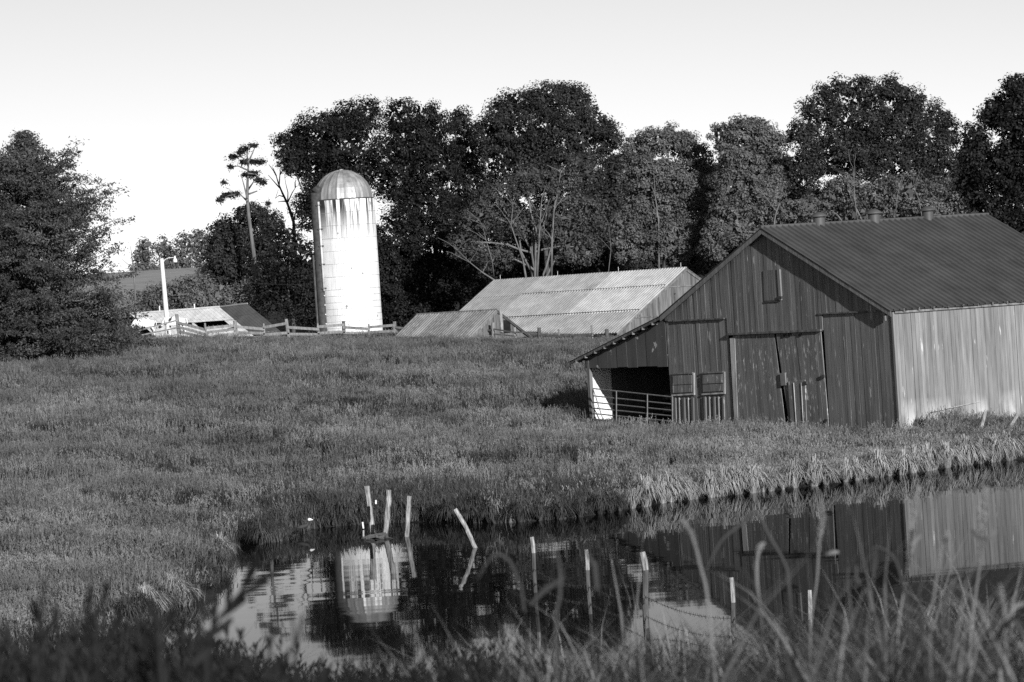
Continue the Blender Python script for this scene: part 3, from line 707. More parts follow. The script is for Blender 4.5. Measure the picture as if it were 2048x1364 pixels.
MB().box(Rs + ps_ * -0.25 - gs_ * 0.1 + Z * -0.55, ps_, gs_, Z, 0.16, 0.08, 1.3).build('door_post', M_post, ss)
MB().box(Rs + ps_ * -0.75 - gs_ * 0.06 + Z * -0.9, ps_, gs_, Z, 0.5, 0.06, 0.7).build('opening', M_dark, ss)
# long low shed on the left: one slope, pale sheets then dark ones, with an open slot
ls = empty('machine_shed', P(400, 660, 228) - Z * 0.8, 'long low shed with bright and dark metal roof behind the calves', 'shed')
A0, A1, A2 = P(262, 629, 236), P(440, 615, 231), P(495, 608.5, 229.5)
dn = Vector((1.55, -3.2, -1.25))
g1 = (A1 - A0).normalized()
nrm = g1.cross(dn.normalized()); nrm = nrm if nrm.z > 0 else -nrm
sheet_slope(ls, A0, g1, (A1 - A0).length, A0 + dn * 0.62, [], lambda r_, f: M_sheet_w, 0.7, 2, 0.025, 0.04)
lw = (A1 - A0).length
q0 = A0 + dn * 0.95
for k in range(9):                    # lower course of sheets, one missing stretch stays open
    f0 = k / 9
    if k in (6, 7): continue
    sheet_mesh(q0 + g1 * (lw * f0) - nrm * 0.03 - dn * (0.0 if k == 5 else 0.32), g1, dn.normalized(), lw / 9 - 0.03, dn.length * (0.5 if k == 5 else 0.82), nrm, 2, 0.025, 0.04).build('roof_sheet', M_sheet_w, ls)
for k in (6, 7):
    sheet_mesh(q0 + g1 * (lw * k / 9) - nrm * 0.05 - dn * 0.1, g1, dn.normalized(), lw / 9 - 0.05, dn.length * 0.6, nrm, 2, 0.025, 0.04).build('roof_sheet', M_sheet_w, ls)
MB().box(q0 + g1 * (lw * 0.86) + dn * 0.12 + nrm * 0.12, (g1 + dn.normalized() * -0.4).normalized(), dn.normalized(), nrm, 0.8, 0.28, 0.04).build('loose_sheet', M_rust, ls)
for k in range(8):
    MB().box(q0 + g1 * (lw * (0.62 + k * 0.05)) - nrm * 0.12, dn.normalized(), g1, nrm, 1.2, 0.05, 0.1).build('rafter', M_barnwood, ls)
sheet_slope(ls, A1 + nrm * 0.02, (A2 - A1).normalized(), (A2 - A1).length, A1 + dn * 1.42, [], lambda r_, f: M_sheet_d, 0.6, 2, 0.02, 0.04)
MB().tube([A0 + Z * 0.05, A1 + Z * 0.05], 0.06, 6).build('ridge_cap', M_white_in, ls)
MB().tube([A1 + Z * 0.05, A2 + Z * 0.05], 0.05, 6).build('ridge_cap', M_sheet_a, ls)
for f in (0.06, 0.33, 0.72):
    p = A0.lerp(A1, f); MB().box(p + Z * 0.2, (1, 0, 0), (0, 1, 0), Z, 0.16 if f < 0.1 else 0.05, 0.1, 0.4 if f < .5 else .3).build('vent_stub', M_white_in, ls)
p = q0 + g1 * (lw * 0.55) - dn * 0.05 + nrm * 0.06; MB().box(p, g1, dn.normalized(), nrm, 0.18, 0.3, 0.1).build('hatch', M_rust, ls)
fl = (A0 + dn * 1.35); fl2 = (A2 + dn * 1.35)
MB().prism([fl, fl2, fl2 - Z * 1.6, fl - Z * 1.6], Vector((0, 0.06, 0))).build('front_wall', M_trim, ls)
bk = A0 - Vector((0.5, -3.5, 1.4)); bk2 = A2 - Vector((0.5, -3.5, 1.4))
MB().prism([A0 - Z * 0.08, A2 - Z * 0.08, bk2, bk], nrm * -0.04).build('rear_slope', M_sheet_d, ls)
MB().prism([A0 - Z * 0.5, A2 - Z * 0.5, A2 - Z * 2.4, A0 - Z * 2.4], Vector((0, 0.05, 0))).build('dark_backing', M_dark, ls)  # dark sheet behind the openings stands for the unlit inside
MB().prism([A2 - Z * 0.1, A2 + dn * 1.35 - Z * 0.1, A2 + dn * 1.35 - Z * 1.6, bk2 - Z * 1.2, bk2 - Z * .1], g1 * -0.05).build('end_wall', M_barnwood, ls)
# dark slots under the eaves of the pale part
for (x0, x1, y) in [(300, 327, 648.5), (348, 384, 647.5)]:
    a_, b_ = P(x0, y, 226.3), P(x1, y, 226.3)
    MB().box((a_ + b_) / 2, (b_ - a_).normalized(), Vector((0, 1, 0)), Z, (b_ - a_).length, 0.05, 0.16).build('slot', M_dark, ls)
# yard lamp
lp = empty('yard_lamp', P(336, 668, 226) - Z * 0.6, 'bleached wooden pole with yard lamp on a curved arm beside the shed', 'lamp post')
pt, pbm = P(323, 517, 226), P(337, 668, 226) - Z * 0.6
MB().tube([pbm, pbm.lerp(pt, 0.5), pt], [0.16, 0.14, 0.115], 10).build('pole', M_pole, lp)
arm = [P(325, 526, 226), P(330, 519, 225.9), P(338, 515.5, 225.8), P(347, 515, 225.7)]
MB().tube(arm, 0.028, 6).build('arm', M_pole, lp)
ph = P(350, 519, 225.7); v = MB(); n = 12
prof = [(0.0, 0.22), (0.05, 0.21), (0.06, 0.08), (0.10, 0.04), (0.13, -0.06), (0.135, -0.17), (0.0, -0.17)]
vs = [ph + Vector((math.cos(i * 2 * math.pi / n) * r_, math.sin(i * 2 * math.pi / n) * r_, z)) for r_, z in prof for i in range(n)]
v.add(vs, [(i * n + k, i * n + (k + 1) % n, (i + 1) * n + (k + 1) % n, (i + 1) * n + k) for i in range(len(prof) - 1) for k in range(n)]).build('lamp_head', M_white_in, lp, True)
def sag(a, b, drop, n=14): return [a.lerp(b, i / n) - Z * (drop * 4 * (i / n) * (1 - i / n)) for i in range(n + 1)]
def wire_to(a, b, drop, label, r=0.007): tag(MB().tube(sag(a, b, drop), r, 4).build('power_line', M_wire if 'dark' in label else M_pole), label, 'wire')
wire_to(P(323, 518, 226), P(120, 540, 240), 0.2, 'thin pale wire from the yard lamp pole towards the cedar')
wire_to(P(324, 522, 226), SB + Vector((-RS - .3, -0.6, HT * 0.42)), 0.5, 'thin dark wire from the yard lamp pole to the silo')

# ------------------------------------------------------------------ hilltop fence
fence = empty('rail_fence', P(690, 672, 212), 'weathered post and rail fence along the hilltop before the silo', 'fence')
FP = [(-60, 672, 706, 'k', 200), (60, 668, 704, 'k', 203), (180, 660, 702, 'k', 206), (270, 652, 692, 't', 209), (355, 628, 680, 'k', 212), (411, 646, 692, 't', 211), (470, 641, 684, 'k', 212), (527, 647, 676, 't', 212), (574, 638, 676, 'k', 212), (636, 647, 674, 't', 212),
      (687, 642, 674, 'd', 212), (737, 648, 671, 't', 212), (789, 643, 671, 'k', 211.5), (829, 650, 672, 't', 210.5), (879, 647, 677, 'd', 209), (934, 649, 671, 'p', 207), (986, 645, 680, 'k', 205), (1029, 655, 672, 'p', 203), (1078, 655, 677, 'd', 201), (1117, 658, 675, 't', 199.5), (1183, 650, 675, 't', 197), (1213, 658, 675, 'd', 195)]
FPT = []
for i, (x, y0, y1, kd, d) in enumerate(FP):
    lean = {574: -6, 879: -6, 470: -2, 411: -4, 636: -3, 355: -6}.get(x, rnd.uniform(-1, 1))
    t = P(x + lean * 0.3, y0, d); b_ = P(x - lean * 0.4 + (y1 - y0) * 0.06, y1, d); b_.z = min(b_.z, tz(b_.x, b_.y) - 0.1)
    rad = {'k': 0.105, 'd': 0.10, 't': 0.055, 'p': 0.075}[kd]
    pts = [b_, b_.lerp(t, 0.5) + Vector((rnd.uniform(-.02, .02), 0, 0)), t]
    MB().tube(pts, [rad * 1.05, rad, rad * 0.92], 8).build('post', M_post_dark if kd == 'd' else (M_post if kd == 'p' else M_fence), fence)
    FPT.append((t, b_, kd))
def rail_run(i, j, fs, h=0.16):
    t0, b0, _ = FPT[i]; t1, b1, _ = FPT[j]
    for f in fs:
        p = t0.lerp(b0, f + rnd.uniform(-.02, .02)) + Vector((0, -0.09, 0)); q = t1.lerp(b1, f + rnd.uniform(-.02, .02)) + Vector((0, -0.09, 0))
        ax = (q - p).normalized()
        MB().box((p + q) / 2, ax, Vector((0, 1, 0)), ax.cross(Vector((0, 1, 0))), (q - p).length + 0.1, 0.04, h).build('rail', M_fence, fence)
for i in range(0, 4): rail_run(i, i + 1, (0.25, 0.5, 0.75), 0.14)
rail_run(4, 5, (0.3, 0.48, 0.66, 0.82), 0.17); rail_run(5, 6, (0.22, 0.4, 0.6, 0.8), 0.17)
for i, fs in [(6, (0.3, 0.55)), (7, (0.2, 0.62)), (8, (0.36, 0.68)), (9, (0.2, 0.6)), (10, (0.36, 0.68)), (11, (0.22, 0.6)), (12, (0.36, 0.68)), (13, (0.25, 0.65)), (14, (0.3, 0.6)), (15, (0.35, 0.75)), (16, (0.3, 0.55)), (17, (0.3, 0.7)), (18, (0.5, 0.85)), (19, (0.5, 0.8)), (20, (0.6, 0.85))]:
    rail_run(i, i + 1, fs, 0.15)

# ------------------------------------------------------------------ calves and the bird
def skin_mesh(name, verts, edges, radii, mat, subdiv=2, parent=None):
    me = bpy.data.meshes.new(name + '_cage'); me.from_pydata([tuple(v) for v in verts], edges, [])
    o = bpy.data.objects.new(name + '_cage', me); COL.objects.link(o)
    sk = o.modifiers.new('skin', 'SKIN'); sk.use_smooth_shade = True
    for i, r_ in enumerate(radii): me.skin_vertices[0].data[i].radius = (r_, r_) if not isinstance(r_, tuple) else r_
    me.skin_vertices[0].data[0].use_root = True
    sd = o.modifiers.new('sub', 'SUBSURF'); sd.levels = subdiv; sd.render_levels = subdiv
    dg_ = bpy.context.evaluated_depsgraph_get(); ev = o.evaluated_get(dg_)
    nm = bpy.data.meshes.new_from_object(ev); nm.name = name
    COL.objects.unlink(o); bpy.data.objects.remove(o)
    nm.materials.clear(); nm.materials.append(mat)
    for p in nm.polygons: p.material_index = 0
    q = bpy.data.objects.new(name, nm); COL.objects.link(q)
    if parent: q.parent = parent
    return q
def calf(px, py, d, face, size, label, head_low):
    base = P(px, py, d); root = empty('calf', base, label, 'calf', 'calves at the shed'); root.rotation_euler = (0, 0, face); root.scale = (size,) * 3
    hz = 0.62 if head_low else 1.05
    V = [(0, 0, 0.86), (0.42, 0, 0.85), (0.62, 0, 0.95), (0.82, 0, hz + 0.05), (1.02, 0, hz - 0.12), (-0.42, 0, 0.90), (-0.60, 0, 0.86)]
    E = [(0, 1), (1, 2), (2, 3), (3, 4), (0, 5), (5, 6)]; Rr_ = [(0.26, 0.29), (0.24, 0.27), (0.15, 0.17), 0.12, 0.075, (0.24, 0.25), (0.12, 0.12)]
    for (bx, root_i, hind) in ((0.42, 1, False), (-0.45, 5, True)):
        for sy in (-1, 1):
            n0 = len(V)
            if hind: V += [(bx - 0.04, sy * 0.15, 0.62), (bx + 0.02, sy * 0.15, 0.50), (bx - 0.10, sy * 0.15, 0.32), (bx - 0.06, sy * 0.15, 0.02)]
            else: V += [(bx, sy * 0.14, 0.60), (bx + 0.01, sy * 0.14, 0.44), (bx + 0.02, sy * 0.14, 0.26), (bx, sy * 0.14, 0.02)]
            E += [(root_i, n0), (n0, n0 + 1), (n0 + 1, n0 + 2), (n0 + 2, n0 + 3)]; Rr_ += [0.11, 0.075, 0.05, 0.045]
    body = skin_mesh('body', V, E, Rr_, M_white_coat, 2, root)
    hd = skin_mesh('face_patch', [(0.80, 0, hz + 0.06), (0.93, 0, hz - 0.03), (1.05, 0, hz - 0.14)], [(0, 1), (1, 2)], [0.13, 0.105, 0.075], M_black_coat, 2, root)
    for sy in (-1, 1):
        e = MB(); c = Vector((0.80, sy * 0.12, hz + 0.14)); e.add([c + Vector((0.03, 0, 0.04)), c + Vector((-0.03, sy * 0.17, 0.06)), c + Vector((-0.03, sy * 0.15, -0.04)), c + Vector((0, 0, -0.05)), c + Vector((-0.05, sy * 0.08, 0.0))], [(0, 1, 4), (1, 2, 4), (2, 3, 4), (3, 0, 4), (0, 3, 2, 1)])
        me = bpy.data.meshes.new('ear'); me.from_pydata(e.v, [], e.f); me.materials.append(M_black_coat); o = bpy.data.objects.new('ear', me); COL.objects.link(o); o.parent = root
    tl = MB(); tl.tube([(-0.68, 0, 0.95), (-0.76, 0, 0.8), (-0.75, 0, 0.45)], [0.03, 0.022, 0.035], 6)
    me = bpy.data.meshes.new('tail'); me.from_pydata(tl.v, [], tl.f); me.materials.append(M_white_coat); o = bpy.data.objects.new('tail', me); COL.objects.link(o); o.parent = root
    return root
calf(352, 671, 215.5, R(163), 0.98, 'white calf with dark face standing at the thick leaning fence post', True)
calf(291, 673, 216.5, R(205), 0.92, 'smaller white calf partly behind the weeds next to the cedar', True)
bird = empty('bird', G(610, 1066, 0.05), 'small dark water bird with white head at the pond edge', 'bird')
bl = G(610, 1060, 0.06)
sb1 = skin_mesh('body', [(0, 0, 0.16), (-0.10, 0, 0.15), (-0.2, 0, 0.13), (0.07, 0, 0.2), (0.09, 0, 0.27)], [(0, 1), (1, 2), (0, 3), (3, 4)], [0.06, 0.055, 0.02, 0.04, 0.03], M_black_coat, 2, bird)
sb2 = skin_mesh('head', [(0.09, 0, 0.30), (0.125, 0, 0.335), (0.17, 0, 0.32), (0.215, 0, 0.31)], [(0, 1), (1, 2), (2, 3)], [0.036, 0.046, 0.026, 0.008], M_white_coat, 2, bird)
for sy in (-1, 1):
    t = MB(); t.tube([(-0.02, sy * 0.03, 0.12), (-0.02, sy * 0.03, -0.02)], 0.008, 5); me = bpy.data.meshes.new('leg'); me.from_pydata(t.v, [], t.f); me.materials.append(M_post_dark); o = bpy.data.objects.new('leg', me); COL.objects.link(o); o.parent = bird

# ------------------------------------------------------------------ posts in the pond
def pond_post(pts, rad, label, mat=M_post, split=None, d=None):
    x, y = pts[-1]; d = d or G(x, y).y
    if split is None:
        o = stake(pts, d, rad, mat, 'post', label, 'post', 'old fence posts standing in the pond'); return o
    root = empty('post', P(x, y, d), label, 'post', 'stakes of the wire fence in the near water')
    a = [P(*q, d) for q in pts]; n = 8
    k = a[0].lerp(a[-1], split) if len(a) == 2 else a[1]
    MB().tube([a[0], a[0].lerp(k, .5) + Vector((rad * .15, 0, 0)), k], [rad * .92, rad * 1.05, rad], n).build('sunlit_top', M_post, root)
    MB().tube([k, k.lerp(a[-1], .5) - Vector((rad * .2, 0, 0)), a[-1] - Z * 0.3], [rad * 0.98, rad * .95, rad * .9], n).build('shaded_foot', M_post_dark, root)  # pale top and darker foot paint in sun above, shade below
    return root
pond_post([(733, 972), (738, 1005), (745, 1066), (746, 1080)], 0.068, 'pale post leaning left, leftmost of the four old posts in the pond', d=92.5)
pond_post([(777, 980), (776, 1015), (769, 1078), (767, 1092)], 0.068, 'pale upright post with a bend, second of the four old posts in the pond', d=91)
pond_post([(818, 992), (815, 1040), (813, 1086), (813, 1100)], 0.058, 'pale straight post, third of the four old posts in the pond', d=90)
pond_post([(910, 1018), (930, 1052), (955, 1106), (962, 1120)], 0.05, 'thin pale post slanting right, fourth of the old posts in the pond', d=84.5)
near = [([(1063, 1074), (1067, 1106), (1071, 1185)], 0.042, 'short crooked stake near the slanting post in the pond'), ([(1172, 1099), (1175, 1140), (1181, 1228)], 0.040, 'thin upright wire fence stake in the middle of the dark water'),
        ([(1284, 1104), (1291, 1140), (1292, 1256)], 0.055, 'thick wire fence stake in front of the bright sky reflection'), ([(1462, 1155), (1466, 1205), (1469, 1296)], 0.038, 'pale-topped wire fence stake below the barn door reflection'),
        ([(1619, 1180), (1620, 1251), (1622, 1330)], 0.034, 'very thin pale stake among the foreground grass stems')]
NP = []
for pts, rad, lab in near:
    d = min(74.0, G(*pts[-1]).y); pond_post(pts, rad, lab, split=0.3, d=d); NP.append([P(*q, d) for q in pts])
stake([(1866, 1210), (1856, 1240), (1850, 1284)], 40.0, 0.04, M_post, 'post', 'bright bent stick among the foreground grass on the right', 'stick')
for (f, lab) in ((0.58, 'upper rusty barbed wire strung between the near pond stakes'), (0.84, 'lower rusty barbed wire strung between the near pond stakes')):
    w = MB(); pts = []
    for i in range(len(NP)):
        a = NP[i][0].lerp(NP[i][2], f)
        if i: pts += sag(pts[-1], a, 0.10, 10)[1:]
        else: pts = [a]
    ext = P(2048, 1296 if f < 0.7 else 1330, 50); pts += sag(pts[-1], ext, 0.12, 12)[1:]
    w.tube(pts, 0.0045, 4)
    for i in range(0, len(pts) - 1):
        for k_ in range(4):
            p = pts[i].lerp(pts[i + 1], (k_ + 0.5) / 4); w.tube([p + Vector((rnd.uniform(-.02, .02), 0, -0.03)), p + Vector((rnd.uniform(-.02, .02), 0, 0.03))], 0.004, 3)
    tag(w.build('barbed_wire', M_wire), lab, 'wire')
# drift wood at the foot of the first posts
dw = empty('driftwood', G(750, 1075), 'dark tangle of driftwood caught between the first two pond posts', 'driftwood')
for k in range(9):
    c = G(752 + rnd.uniform(-14, 16), 1074 + rnd.uniform(-4, 6)); a = rnd.uniform(-0.6, 0.6)
    MB().tube([c + Vector((-0.22, 0, rnd.uniform(-.02, .05))), c + Vector((0, 0, rnd.uniform(0.02, .09))), c + Vector((0.22, a * .3, rnd.uniform(-.04, .16)))], [0.02, 0.035, 0.015], 6).build('branch', M_post_dark, dw)
for (pts, lab) in [([(725, 1044), (727, 1057)], 'small white splinter by the driftwood in the pond'), ([(751.5, 1000), (752, 1008)], 'small white chip between the first two pond posts')]:
    stake(pts, 94.0, 0.022, M_white_in, 'splinter', lab, 'wood chip', n=5)

# ------------------------------------------------------------------ trees
rng = np.random.default_rng(11)
def unit(a): return a / (np.linalg.norm(a, axis=1, keepdims=True) + 1e-9)
def leaf_mesh(C, Nn, S, asp=0.55):
    n = len(C); Nn = unit(Nn); t = unit(np.cross(Nn, rng.normal(size=(n, 3)))); b = np.cross(Nn, t)
    L = (S * 0.5)[:, None]; W = L * asp
    V = np.stack([C - t * L, C - b * W + Nn * W * 0.25, C + t * L, C + b * W + Nn * W * 0.25], 1).reshape(-1, 3)
    return V, np.arange(n * 4).reshape(-1, 4)
def crown_points(lobes, d, sub, per, leaf, thick=1.0, shell=(0.72, 1.06), flat=0.75, keep=1.0, depth_jit=0.5):
    Cs, Ns, Ss, cen = [], [], [], []
    for (px, py, rx, ry) in lobes:
        c = np.array(P(px, py, d + rng.uniform(-1, 1) * depth_jit)); k = d / F_PX
        rad = np.array([rx * k, (rx + ry) * 0.5 * k * thick, ry * k]); cen.append((c, rad))
        area = 4 * np.pi * ((rad[0] * rad[1]) ** 1.6 / 3 + (rad[0] * rad[2]) ** 1.6 / 3 + (rad[1] * rad[2]) ** 1.6 / 3) ** (1 / 1.6)
        n = max(6, int(area / (sub * sub * 1.15) * keep))
        u = unit(rng.normal(size=(n, 3))); u = u[(u[:, 1] < 0.35) | (rng.random(n) < 0.4)]; n = len(u)
        pc = c + u * rad * (rng.uniform(shell[0], shell[1], (n, 1)) + (rng.random((n, 1)) < 0.12) * rng.uniform(0.05, 0.22, (n, 1)))
        sr = sub * rng.uniform(0.55, 1.15, n)
        off = rng.normal(size=(n, per, 3)); off /= np.linalg.norm(off, axis=2, keepdims=True) + 1e-9
        off *= (rng.random((n, per, 1)) ** 0.45) * sr[:, None, None] * np.array([1, 1, flat])
        Cs.append((pc[:, None] + off).reshape(-1, 3))
        nn = off / (sr[:, None, None]) * 0.8 + u[:, None] * 0.4 + np.array([0, 0, 0.4]) + rng.normal(size=(n, per, 3)) * 0.4
        Ns.append(nn.reshape(-1, 3)); Ss.append(leaf * rng.uniform(0.6, 1.35, n * per))
        m = int(len(u) * 4.5)          # inner leaves that close the crown
        ui = unit(rng.normal(size=(m, 3))) * (rng.random((m, 1)) ** 0.4) * 0.80
        Cs.append(c + ui * rad); Ns.append(rng.normal(size=(m, 3))); Ss.append(rng.uniform(0.35, 0.62, m) * (leaf / 0.175) ** 0.5)
    return np.concatenate(Cs), np.concatenate(Ns), np.concatenate(Ss), cen
def limb(mb, a, b, r0_, r1_, wob=0.12, n=5, sides=6):
    a = Vector(a); b = Vector(b); ln = (b - a).length; pts = []
    for i in range(n + 1):
        t = i / n; w = math.sin(t * math.pi) * wob * ln * 0.4
        pts.append(a.lerp(b, t) + Vector((rnd.uniform(-w, w), rnd.uniform(-w, w), rnd.uniform(-w, w) * .5 + math.sin(t * math.pi) * ln * 0.05)))
    mb.tube(pts, [r0_ + (r1_ - r0_) * i / n for i in range(n + 1)], sides, False); return pts
def broadleaf(name, label, d, base_px, lobes, leafm, sub=0.72, per=105, leaf=0.175, trunk_r=0.19, bark=M_bark, stems=None, group='trees behind the farmyard', **kw):
    bx = P(base_px, 600, d).x; bz = tz(bx, d) - 0.2
    root = empty(name, (bx, d, bz), label, 'tree', group)
    C, Nn, S, cen = crown_points(lobes, d, sub, per, leaf, **kw)
    V, Fq = leaf_mesh(C, Nn, S); np_mesh('crown', V, Fq, leafm, root)
    t = MB(); zc = sum(c[0][2] for c in cen) / len(cen); xc = sum(c[0][0] for c in cen) / len(cen)
    top = Vector((xc, d, zc)); pts = limb(t, (bx, d, bz), top, trunk_r, trunk_r * 0.45, 0.05, 6, 8)
    for c, rad in cen:
        k = rnd.randint(2, 5); s_ = pts[k]
        e_ = Vector(c) + Vector((0, -rad[1] * 0.3, rad[2] * 0.2)); limb(t, s_, e_, trunk_r * 0.42, 0.04)
    t.build('trunk', bark, root, True)
    for st in stems or []:             # pale stems seen in front of the foliage
        a = [P(x, y, d - 1.3 - 0.8 * rnd.random()) for x, y in st[1]]; m = MB(); n = len(a); st = (st[0] * 0.72,) + tuple(st[1:])
        m.tube(a, [st[0] * (1 - 0.75 * i / (n - 1)) for i in range(n)], 6)
        for _ in range(st[2] if len(st) > 2 else 3):
            i = rnd.randint(1, n - 1); q = a[i]; limb(m, q, q + Vector((rnd.uniform(-1.5, 1.5), rnd.uniform(-.6, .3), rnd.uniform(0.5, 1.8))), st[0] * 0.35, 0.012)
        m.build('stem', M_bark_pale, root, True)
    return root
broadleaf('oak_tree', 'tall dark oak spreading behind the left side of the silo', 259, 660,
          [(575, 292, 26, 28), (603, 325, 40, 34), (600, 278, 28, 26), (645, 262, 48, 46), (690, 240, 36, 34), (735, 232, 30, 34), (640, 330, 60, 45), (700, 300, 70, 60), (665, 400, 60, 50), (625, 415, 34, 40)], L_black)
broadleaf('oak_tree', 'round-topped dark oak rising right behind the silo', 263, 815,
          [(800, 232, 32, 36), (843, 240, 34, 38), (878, 262, 26, 40), (815, 290, 62, 48), (870, 325, 52, 52), (780, 350, 55, 50), (845, 400, 60, 50)], L_black)
broadleaf('oak_tree', 'small loose-topped oak between the two tall crowns', 266, 920, [(912, 234, 16, 20), (930, 238, 12, 16), (920, 262, 26, 22), (925, 310, 44, 44), (940, 380, 55, 50)], L_dark)
broadleaf('oak_tree', 'largest domed oak crown in the middle of the tree line', 263, 1090,
          [(1000, 226, 30, 28), (1040, 205, 36, 28), (1095, 195, 44, 30), (1140, 195, 36, 26), (1168, 215, 22, 34), (1195, 250, 30, 34), (1220, 285, 26, 34), (985, 270, 42, 40), (1070, 260, 90, 52), (1150, 280, 60, 50), (1030, 320, 80, 50), (1130, 340, 80, 50)], L_dark)
broadleaf('locust_tree', 'feathery pale-stemmed locust leaning over the grey barn roof', 247, 1075,
          [(1000, 395, 52, 36), (1060, 365, 58, 34), (1120, 375, 52, 42), (1162, 345, 34, 40), (960, 435, 44, 34), (935, 490, 40, 34), (1030, 450, 55, 34), (1110, 450, 56, 40), (1170, 430, 44, 50), (1000, 515, 44, 26), (1150, 500, 50, 34)], L_mid, sub=0.5, per=46, leaf=0.15, keep=0.62, bark=M_bark_pale,
          stems=[(0.10, [(1052, 556), (1046, 520), (1032, 480), (1022, 450), (1026, 410)], 5), (0.12, [(1074, 556), (1077, 500), (1080, 450), (1083, 400)], 4), (0.11, [(1103, 552), (1104, 480), (1108, 420), (1116, 380), (1121, 345)], 6), (0.08, [(992, 562), (965, 545), (940, 525), (915, 500)], 5), (0.06, [(988, 555), (984, 520), (972, 480), (965, 450)], 4)])
broadleaf('maple_tree', 'light-leaved maple with a pale trunk right of the middle', 251, 1320,
          [(1275, 300, 32, 30), (1320, 283, 40, 26), (1345, 268, 16, 16), (1370, 296, 34, 28), (1402, 326, 28, 34), (1300, 345, 56, 42), (1372, 372, 56, 42), (1295, 415, 56, 46), (1385, 440, 46, 44), (1258, 470, 36, 54), (1340, 480, 60, 44)], L_light, sub=0.56, keep=0.85,
          stems=[(0.10, [(1318, 545), (1318, 490), (1317, 440), (1310, 390), (1308, 350)], 6), (0.05, [(1215, 560), (1222, 500), (1218, 450)], 3)])
broadleaf('maple_tree', 'light ragged maple above the peak of the dark barn', 247, 1480,
          [(1448, 275, 26, 30), (1480, 258, 30, 24), (1515, 264, 28, 26), (1542, 290, 24, 30), (1485, 310, 46, 38), (1460, 370, 40, 46), (1520, 370, 46, 50), (1470, 440, 48, 44), (1430, 480, 30, 40)], L_light, sub=0.56, keep=0.9)
broadleaf('oak_tree', 'broad dark oak above the barn roof on the right', 257, 1730,
          [(1672, 182, 34, 30), (1715, 185, 36, 32), (1780, 182, 34, 28), (1822, 205, 30, 32), (1640, 230, 42, 36), (1595, 272, 36, 30), (1720, 240, 66, 46), (1800, 245, 55, 42), (1868, 235, 26, 28), (1892, 262, 22, 30), (1850, 290, 55, 44), (1690, 310, 84, 50), (1790, 330, 80, 50), (1605, 345, 52, 48), (1880, 340, 44, 44)], L_dark)
broadleaf('sapling_thicket', 'pale sapling thicket just behind the barn roof ridge', 228, 1780,
          [(1690, 380, 46, 34), (1750, 395, 50, 36), (1810, 385, 50, 40), (1870, 395, 46, 40), (1915, 400, 34, 44), (1640, 410, 40, 26), (1850, 420, 70, 26), (1730, 430, 60, 20)], L_light, sub=0.5, per=44, leaf=0.16, keep=0.6, bark=M_bark_pale,
          stems=[(0.06, [(1715, 445), (1710, 400), (1708, 360)], 4), (0.05, [(1790, 440), (1795, 390), (1805, 350)], 3), (0.05, [(1845, 440), (1838, 400), (1828, 375)], 3)])
broadleaf('sapling_thicket', 'bushy young trees peering over the left slope of the barn roof', 222, 1560,
          [(1560, 415, 36, 28), (1600, 425, 34, 26), (1520, 430, 30, 24), (1480, 470, 40, 26), (1540, 455, 40, 22), (1620, 440, 30, 18)], L_light, sub=0.5, per=44, leaf=0.16, keep=0.7, bark=M_bark_pale,
          stems=[(0.09, [(1549, 460), (1549, 440), (1553, 422), (1560, 405)], 2)])
broadleaf('ash_tree', 'tall dark glossy tree cut by the right frame edge', 158, 2040,
          [(2030, 185, 34, 30), (2060, 175, 36, 34), (1995, 225, 40, 36), (2050, 250, 60, 50), (1950, 290, 36, 44), (1985, 330, 60, 54), (2050, 350, 60, 60), (1945, 375, 34, 44), (1985, 425, 50, 40), (2050, 450, 60, 50), (2100, 300, 60, 90)], L_black, sub=0.42, per=60, leaf=0.13)
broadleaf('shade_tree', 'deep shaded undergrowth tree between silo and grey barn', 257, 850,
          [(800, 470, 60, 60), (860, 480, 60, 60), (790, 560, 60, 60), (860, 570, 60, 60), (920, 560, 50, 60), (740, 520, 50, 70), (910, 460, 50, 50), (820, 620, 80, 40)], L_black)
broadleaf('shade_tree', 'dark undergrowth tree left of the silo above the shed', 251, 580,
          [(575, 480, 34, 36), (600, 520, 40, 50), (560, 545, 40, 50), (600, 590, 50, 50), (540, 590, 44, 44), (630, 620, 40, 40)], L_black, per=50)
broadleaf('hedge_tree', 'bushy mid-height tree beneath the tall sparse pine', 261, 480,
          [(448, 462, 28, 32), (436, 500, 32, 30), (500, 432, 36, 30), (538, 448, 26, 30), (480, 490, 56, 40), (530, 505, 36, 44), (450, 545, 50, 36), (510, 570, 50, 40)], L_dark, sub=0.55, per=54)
broadleaf('hedge_tree', 'pale bushes in front of the far field beside the yard lamp', 253, 400,
          [(290, 600, 24, 22), (320, 590, 26, 20), (345, 585, 26, 22), (500, 585, 36, 30), (365, 580, 34, 24), (400, 570, 34, 26), (430, 590, 36, 28), (340, 600, 30, 20), (310, 612, 26, 18), (470, 605, 40, 26), (390, 608, 50, 20)], L_light, sub=0.5, per=40, leaf=0.16, keep=0.8)
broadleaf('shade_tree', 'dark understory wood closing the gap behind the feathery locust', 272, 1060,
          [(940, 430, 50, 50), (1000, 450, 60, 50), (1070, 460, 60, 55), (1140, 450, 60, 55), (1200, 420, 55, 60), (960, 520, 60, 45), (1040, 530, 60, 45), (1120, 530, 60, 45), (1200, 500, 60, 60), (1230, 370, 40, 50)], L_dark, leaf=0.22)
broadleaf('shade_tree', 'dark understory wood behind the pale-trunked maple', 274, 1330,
          [(1250, 400, 50, 50), (1320, 420, 60, 55), (1400, 420, 50, 55), (1260, 500, 50, 60), (1330, 520, 60, 50), (1400, 510, 50, 50), (1440, 460, 40, 60), (1250, 340, 30, 40), (1420, 360, 30, 40)], L_dark, leaf=0.22)
